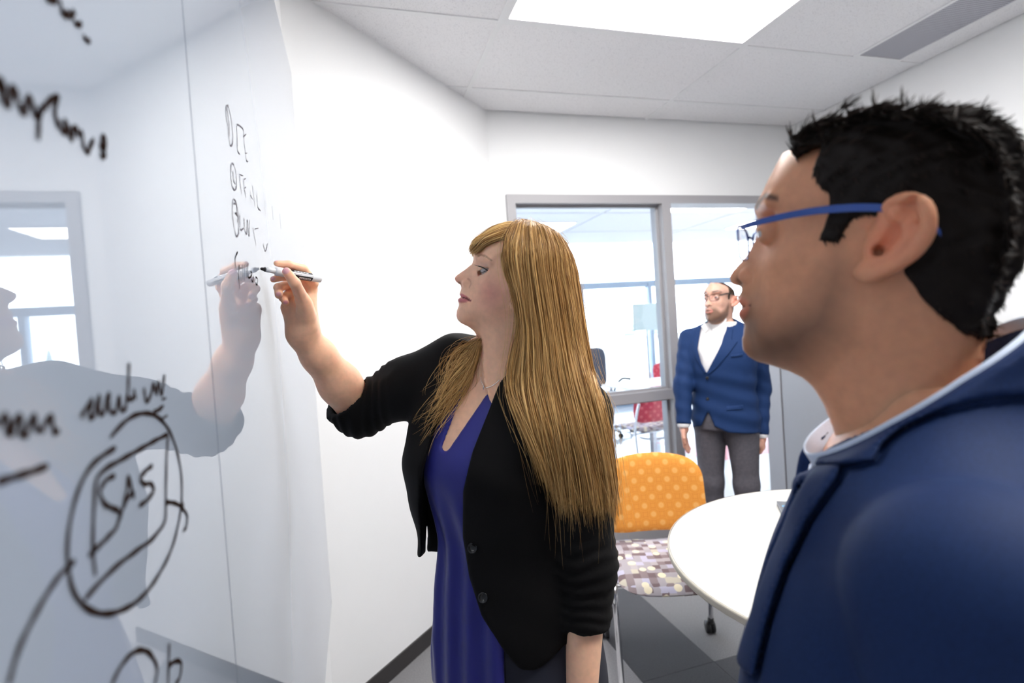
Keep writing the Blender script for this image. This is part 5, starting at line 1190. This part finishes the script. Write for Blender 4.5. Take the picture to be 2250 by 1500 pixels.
bE = {1: at(1672, 850, BD+.02), -1: at(1501, 848, BD+.04)}; bW = {1: at(1672, 955, BD-.03), -1: at(1503, 932, BD-.02)}
vbn = ray(1570, 850); vbn = vbn/np.linalg.norm(vbn); g1 = np.cross(vbn, upz); g1 /= np.linalg.norm(g1); g2 = np.cross(g1, vbn); PB = at(1570, 850, BD-.12)
def bplane(pl):
    out = []
    for x, y in pl:
        q = on_plane(x, y, PB, vbn)-PB; out.append((float(q@g1), float(q@g2)))
    return out
bv_open = f_prism(PB, g1, g2, bplane([(1545, 690), (1536, 730), (1532, 765), (1540, 795), (1552, 820), (1566, 795), (1585, 755), (1598, 725), (1605, 690)])); b_front = f_half(BO, -tf)
b_hem = f_prism(PB, g1, g2, bplane([(1400, 945), (1515, 945), (1540, 938), (1556, 905), (1570, 938), (1600, 952), (1650, 955), (1800, 955), (1800, 1300), (1400, 1300)]))
bcF, bcB = BO+tf*.085+upz*1.385, BO-tf*.095+upz*1.452; bcn = np.cross(tl, bcF-bcB); bcn = bcn/np.linalg.norm(bcn)*np.sign(bcn[2]); b_ctop = f_half(bcF, bcn)
def B_jacket(P):
    d = b_jt(P); d = smin(d, smin(f_cap(bS[1], BO+upz*1.40-tf*.03, .060, .045)(P), f_cap(bS[-1], BO+upz*1.40-tf*.03, .060, .045)(P), .03), .03)
    d = smax(d, b_ctop(P), .004)
    d = d+.003*np.sin(P[:, 2]*60+((P-BO)@tl)*18)*np.clip((1.2-P[:, 2])/.1, 0, 1)
    d = smax(d, -np.maximum(bv_open(P), b_front(P)), .004); d = smax(d, -b_hem(P), .004)
    for s in (1, -1):
        a = f_chain([bS[s], bE[s], bW[s]], [.066, .054, .042], .03)(P)+.002*np.sin(P[:, 2]*75+P[:, 0]*40); dr = (bW[s]-bE[s])/np.linalg.norm(bW[s]-bE[s]); a = np.maximum(a, (P-bW[s])@dr); d = smin(d, a, .010)
    return smax(d, -np.maximum(b_tor(P)-.002, 1.36-P[:, 2]), .004)
BLZ = mat('blazer_navy', (.010, .032, .110), .75, noise=(300, .85, 1.15), bump=(700, .3, .001), spec=.2)
blo, bhi = bounds([bS[1], bS[-1], bE[1], bE[-1], bW[1], bW[-1], BO+tf*.16+upz*1.2, BO-tf*.17+upz, BO+upz*1.47], .075)
V, F = field_mesh(B_jacket, blo, bhi, .0055, 2); mesh('blazer', V, F, BLZ, bgm, True)
for nm, pl in (('lapel', [(1596, 712), (1612, 722), (1608, 745), (1622, 750), (1600, 780), (1572, 812), (1556, 824), (1553, 818), (1585, 757)]), ('lapel', [(1540, 712), (1524, 722), (1520, 750), (1526, 785), (1548, 822), (1552, 818), (1540, 795), (1532, 765)]), ('pocket_flap', [(1596, 893), (1634, 890), (1634, 900), (1596, 903)]), ('breast_pocket', [(1605, 780), (1632, 776), (1632, 782), (1605, 786)])):
    pr = f_prism(PB, g1, g2, bplane(pl)); ff = lambda P, pr=pr: np.maximum(smax(B_jacket(P)-.006, pr(P), .002), b_front(P))
    Q = [on_plane(x, y, PB, vbn) for x, y in pl]; V, F = field_mesh(ff, *bounds(Q+[q+vbn*.1 for q in Q], .05), .004, 1); mesh(nm, V, F, BLZ, bgm, True)
for x, y in ((1554, 830), (1555, 876)):
    c = onsurf(B_jacket, x, y, 2.7); q = Matrix((( *g1, ), ( *g2, ), ( *(-vbn), ))).transposed().to_4x4(); q.translation = Vector(c)
    MB().lathe([(0, .004), (.007, .004), (.009, .003), (.009, 0), (0, 0)], n=16).build('button', MATS['button_black'], bgm, True, xf=q)
b_sh = f_loft(BO, tl, tf, upz, bsecs(.007), 2.1)
def B_shirt(P): d = np.maximum(b_sh(P), P[:, 2]-1.425); return np.maximum(d, .95-P[:, 2])
SHW = mat('shirt_white', (.80, .78, .79), .75, noise=(14, .96, 1.02))
V, F = field_mesh(B_shirt, *bounds([BO+tl*.2+upz*.95, BO-tl*.2+upz*1.45, BO+tf*.14, BO-tf*.16+upz], .012), .0055, 2); sho = mesh('shirt', V, F, SHW, bgm, True)
for s in (-1, 1):     # collar leaves
    pl = [(1556, 712), (1538, 693), (1536, 708), (1549, 730), (1557, 722)] if s < 0 else [(1560, 712), (1596, 690), (1597, 702), (1575, 734), (1562, 720)]
    pr = f_prism(PB, g1, g2, bplane(pl)); ff = lambda P, pr=pr: np.maximum(smax(b_sh(P)-.007, pr(P), .002), b_front(P))
    Q = [on_plane(x, y, PB, vbn) for x, y in pl]; V, F = field_mesh(ff, *bounds(Q+[q+vbn*.12 for q in Q], .03), .003, 1); mesh('collar', V, F, SHW, bgm, True)
for y in (745, 768, 792):
    c = onsurf(B_shirt, 1556+(y-745)*.0, y, 2.7); q = Matrix((( *g1, ), ( *g2, ), ( *(-vbn), ))).transposed().to_4x4(); q.translation = Vector(c)
    MB().lathe([(0, .002), (.0045, .002), (.0055, 0), (0, 0)], n=12).build('shirt_button', SHW, bgm, True, xf=q)
bh = []
for s in (1, -1):
    W0 = bW[s]; dn = np.array([0, 0, -1.]); ins = -tl*s
    if s == 1:      # loosely closed hand
        fs = [f_cap(W0+upz*.03, W0+dn*.025, .027, .028), f_ell(W0+dn*.055+tf*.01, (.022, .036, .036), [tl, tf, upz])]+[f_chain([W0+dn*(.075)+tf*(.03-.02*k)+tl*.008, W0+dn*.098+tf*(.03-.02*k)-tl*.008, W0+dn*.082+tf*(.03-.02*k)-tl*.026], [.011, .0105, .009], .003) for k in range(4)]+[f_chain([W0+dn*.03+tf*.03, W0+dn*.058+tf*.048-tl*.014, W0+dn*.083+tf*.045-tl*.022], [.013, .0115, .009], .004)]
    else:
        fs = [f_cap(W0+upz*.03, W0+dn*.03, .026, .027), f_ell(W0+dn*.06+tf*.008, (.016, .036, .042), [tl, tf, upz])]+[f_chain([W0+dn*.09+tf*(.03-.019*k), W0+dn*(.125+.006*(k in (1, 2)))+tf*(.034-.02*k)+tl*.006, W0+dn*(.152+.010*(k in (1, 2)))+tf*(.03-.02*k)+tl*.018], [.0105, .0095, .0075], .003) for k in range(4)]+[f_chain([W0+dn*.035+tf*.03, W0+dn*.07+tf*.052+tl*.008, W0+dn*.10+tf*.052+tl*.012], [.013, .011, .0085], .004)]
    bh.append(field_mesh(f_union(fs, .008), *bounds([W0+upz*.04, W0+dn*.18+tf*.05, W0-tf*.05], .045), .0038, 1))
    ring = f_chain([W0, W0+dn*.012], [.0375, .036], .01); solid('shirt_cuff', lambda P, ring=ring, W0=W0: np.maximum(ring(P), np.maximum(W0[2]-.014-P[:, 2], P[:, 2]-W0[2]-.01)), *bounds([W0+upz*.02, W0-upz*.03], .05), .004, SHW, bgm, it=1)
core2 = field_mesh(lambda P: np.maximum(b_tor(P)+.004, np.maximum(P[:, 2]-1.46, .9-P[:, 2])), *bounds([BO+tl*.2+upz*.8, BO-tl*.2+upz*1.48, BO+tf*.14, BO-tf*.15+upz], .01), .008, 1)
merge('body', [(toW(BFm, bV), bF_, bC), (*core2, np.tile(BSK, (len(core2[0]), 1)))]+[(*h, np.tile(BSK*np.array([1, .92, .9]), (len(h[0]), 1))) for h in bh], SKIN, bgm)
for s in (-1, 1): eyeball('eyeball', BFm, (meye[0], meye[1], meye[2]*-s), MER, (1, -.02, .0), bgm, (.12, .14, .15))
# receding dark hair
bp_ = np.array([(.060, .130), (.052, .112), (.040, .104), (.033, .09), (.038, .06), (.045, .04), (.042, .020), (.030, .018), (.026, .045), (.010, .060), (-.004, .050), (-.014, .02), (-.010, -.02), (-.022, -.045), (-.075, -.075), (-.13, -.09), (-.13, .20), (.05, .20)], np.float32)
def B_hair(L):
    L2 = L.astype(np.float32).copy(); L2[:, 2] = -np.abs(L2[:, 2]); d = MHF(L2)-.0035; return smax(d, in_poly(L2[:, 0], L2[:, 1], bp_), .004)
V, F = surface_nets(B_hair, lo3-.02, hi3+.02, .0042); V = relax(V, F, 1)
hp = lambda P: (in_poly(P[:, 0].astype(np.float32), P[:, 1].astype(np.float32), bp_) < .003) & (MHF(np.c_[P[:, :2], -np.abs(P[:, 2])].astype(np.float32)) > .001)
cv, rd, C = tufts(V, F, 1500, lambda P: np.full(len(P), .006), mdir, .0008, hp, np.array([[.03, .018, .012], [.05, .03, .02], [.02, .012, .009]]), .1)
hair_object(bgm, BFm, V, F, np.array([.045, .027, .019]), [(cv, rd, C)], 'short receding dark hair')
glasses(BFm, bgm, mat('rim_dark', (.03, .018, .016), .35), .0020, y0=meye[1]-.003, arm_px=[(.07, .054, .070), (.015, .052, .080), (-.006, .046, .082), (-.018, .028, .080)], thin=.0013)
trousers(BO, tl, tf, .86, f_loft(BO, tl, tf, upz, bsecs(.006), 2.2), mat('trousers_grey', (.095, .088, .105), .85, noise=(60, .85, 1.1), bump=(35, .5, .006)), bgm, .008)
# ---------------------------------------------------------------- marker strokes on the glass
INK = mat('marker_ink', (.022, .014, .012), .8, spec=0); INKT = mat('marker_ink_thin', (.17, .16, .18), .8, spec=0)
def stroke(pts, ox, oy, sc, width, m_, smooth=True):
    px = [(ox+x*sc, oy+y*sc) for x, y in pts]; P = np.array([on_plane(x, y, (GLX, 0, 0), np.array([1., 0, 0])) for x, y in px])
    Q = P[:, 1:]; n = max(4, len(Q)*5)
    if len(Q) > 2: Q = spline(Q, n)
    T = np.gradient(Q, axis=0); T /= np.linalg.norm(T, axis=1)[:, None]+1e-9; N = np.c_[-T[:, 1], T[:, 0]]; k = len(Q)
    wd = width*.5*(1+.15*np.sin(np.arange(k)*.9)); wd[0] *= .6; wd[-1] *= .5
    x0 = GLX+.0005; V = [(x0, *(q+nn*w_)) for q, nn, w_ in zip(Q, N, wd)]+[(x0, *(q-nn*w_)) for q, nn, w_ in zip(Q, N, wd)]
    F = [(i, i+1, k+i+1, k+i) for i in range(k-1)]; par = board_far if Q[:, 0].mean() > .65 else board_near
    o = mesh('marker_stroke', V, F, m_, par); return o
A_ = [[(210, -10), (240, 5), (265, -5)], [(275, -5), (285, 30), (290, 60), (303, 78), (312, 55), (328, 80), (345, 58), (352, 76)], [(345, 105), (363, 118), (382, 106)], [(388, 165), (400, 186), (422, 190)],
 [(-30, 350), (-10, 420), (0, 370), (12, 400), (10, 470), (25, 495), (45, 440), (60, 410), (76, 440), (70, 478)], [(85, 480), (95, 522), (112, 530), (122, 480), (140, 460), (152, 490), (147, 525)], [(150, 530), (168, 548), (185, 525), (198, 500)], [(186, 515), (180, 580), (175, 660)], [(205, 510), (225, 480), (250, 460), (277, 455)], [(265, 462), (256, 540), (270, 605)],
 [(270, 560), (285, 612), (300, 622), (306, 570), (316, 592), (320, 630), (331, 652), (346, 600), (356, 602), (366, 652)], [(375, 608), (386, 642), (391, 692), (405, 716), (421, 690), (439, 654)], [(465, 680), (480, 702), (492, 650), (484, 640), (480, 692), (492, 722), (485, 740), (468, 725)]]
for p in A_: stroke(p, 0, 0, 0.4667, .0038, INK)
B_ = [[(-20, 440), (0, 420), (15, 400), (30, 430), (25, 467), (45, 470), (60, 420), (75, 400), (86, 440), (82, 472), (102, 480), (120, 430), (136, 400), (146, 440), (150, 472)], [(165, 470), (190, 420), (205, 400), (215, 440), (221, 467), (242, 460)],
 [(330, 408), (345, 380), (366, 350), (375, 330), (370, 372), (366, 402), (386, 400), (396, 350), (405, 320), (411, 392), (426, 386), (436, 330), (446, 310), (452, 382), (471, 385), (481, 350), (490, 320), (496, 376), (516, 365), (522, 320), (535, 335), (548, 318)], [(530, 180), (527, 250), (525, 312)], [(548, 290), (552, 310), (556, 335)], [(590, 282), (600, 342), (620, 310), (630, 268), (641, 312), (651, 260), (662, 312), (677, 228)], [(664, 334), (682, 326)],
 [(-20, 675), (60, 650), (120, 632), (197, 604)], [(475, 530), (420, 565), (370, 610), (330, 680), (300, 770), (280, 870), (274, 960), (280, 1040), (295, 1110), (330, 1170), (380, 1205), (440, 1215), (500, 1200), (560, 1165), (610, 1115), (660, 1040), (700, 960), (730, 860), (746, 760), (746, 650), (731, 560), (700, 470), (660, 415), (620, 392), (580, 390), (530, 410), (490, 445), (450, 490)],
 [(628, 386), (650, 376), (672, 358)], [(658, 416), (688, 398)], [(690, 475), (640, 500), (560, 545), (480, 590), (430, 620), (396, 660), (386, 760), (380, 880), (380, 960), (390, 1060)], [(345, 1157), (400, 1095), (470, 1025), (560, 955), (640, 890), (680, 820), (681, 750), (684, 600), (690, 480)],
 [(472, 645), (430, 670), (410, 710), (420, 750), (460, 780), (490, 800), (480, 850), (440, 900), (395, 945), (360, 977)], [(488, 832), (505, 770), (520, 700), (526, 650), (540, 700), (551, 742)], [(503, 782), (530, 730), (552, 714)], [(627, 604), (595, 630), (575, 660), (590, 680), (620, 680), (633, 700), (610, 740), (570, 772)],
 [(680, 755), (720, 760), (750, 780), (770, 820), (765, 860), (755, 872)], [(744, 742), (756, 772)], [(307, 995), (240, 1060), (180, 1150), (120, 1260), (70, 1370), (30, 1510)], [(455, 1510), (490, 1440), (540, 1380), (590, 1365), (630, 1400), (646, 1450), (635, 1510)], [(695, 1335), (693, 1420), (690, 1510)], [(695, 1430), (720, 1410), (746, 1430), (740, 1470), (718, 1510)]]
for p in B_: stroke(p, 0, 700, 0.5333, .0036, INK)
C_ = [[(60, 115), (58, 180), (70, 270), (80, 350), (90, 420), (100, 432), (110, 400), (108, 300), (95, 200), (75, 120), (64, 112)], [(66, 125), (80, 240), (86, 352)], [(140, 265), (145, 340), (150, 470), (166, 496)], [(145, 262), (175, 280), (195, 310), (201, 400), (206, 440), (220, 545), (233, 553)], [(195, 358), (217, 338)], [(210, 488), (224, 486)],
 [(100, 570), (95, 640), (105, 740), (125, 776), (140, 750), (138, 660), (120, 580), (104, 566)], [(112, 622), (118, 700), (131, 732)], [(165, 650), (170, 730), (181, 812)], [(166, 652), (192, 666)], [(195, 690), (201, 760), (216, 836)], [(200, 692), (213, 688)], [(204, 762), (217, 752)], [(248, 780), (252, 880)], [(250, 815), (268, 850)], [(265, 740), (275, 820), (286, 912)], [(300, 800), (306, 900), (330, 940)], [(360, 860), (364, 970)], [(420, 900), (430, 1010)], [(480, 960), (490, 1080)],
 [(110, 850), (108, 950), (120, 1060), (138, 1137), (155, 1120), (156, 1000), (140, 880), (118, 845)], [(120, 880), (141, 900), (145, 950), (131, 960), (151, 985), (148, 1032)], [(165, 960), (172, 1082), (196, 1076)], [(200, 990), (205, 1090), (219, 1122), (226, 1010), (238, 1137), (243, 1010)], [(270, 1070), (280, 1130), (293, 1208)], [(284, 1082), (312, 1075)], [(350, 1195), (360, 1242), (386, 1195)]]
for p in C_: stroke(p, 480, 200, .28, .0026, INKT)
D_ = [[(306, 122), (286, 200), (290, 262)], [(320, 230), (315, 330), (323, 432)], [(331, 250), (333, 362)], [(346, 225), (349, 352)], [(361, 225), (363, 362)], [(376, 220), (381, 342)], [(390, 215), (393, 330), (402, 342)], [(414, 284), (424, 300), (412, 332), (396, 340)], [(420, 350), (430, 372), (437, 320)], [(455, 330), (471, 350), (466, 396), (454, 376)]]
for p in D_: stroke(p, 440, 520, .2667, .0026, INK)
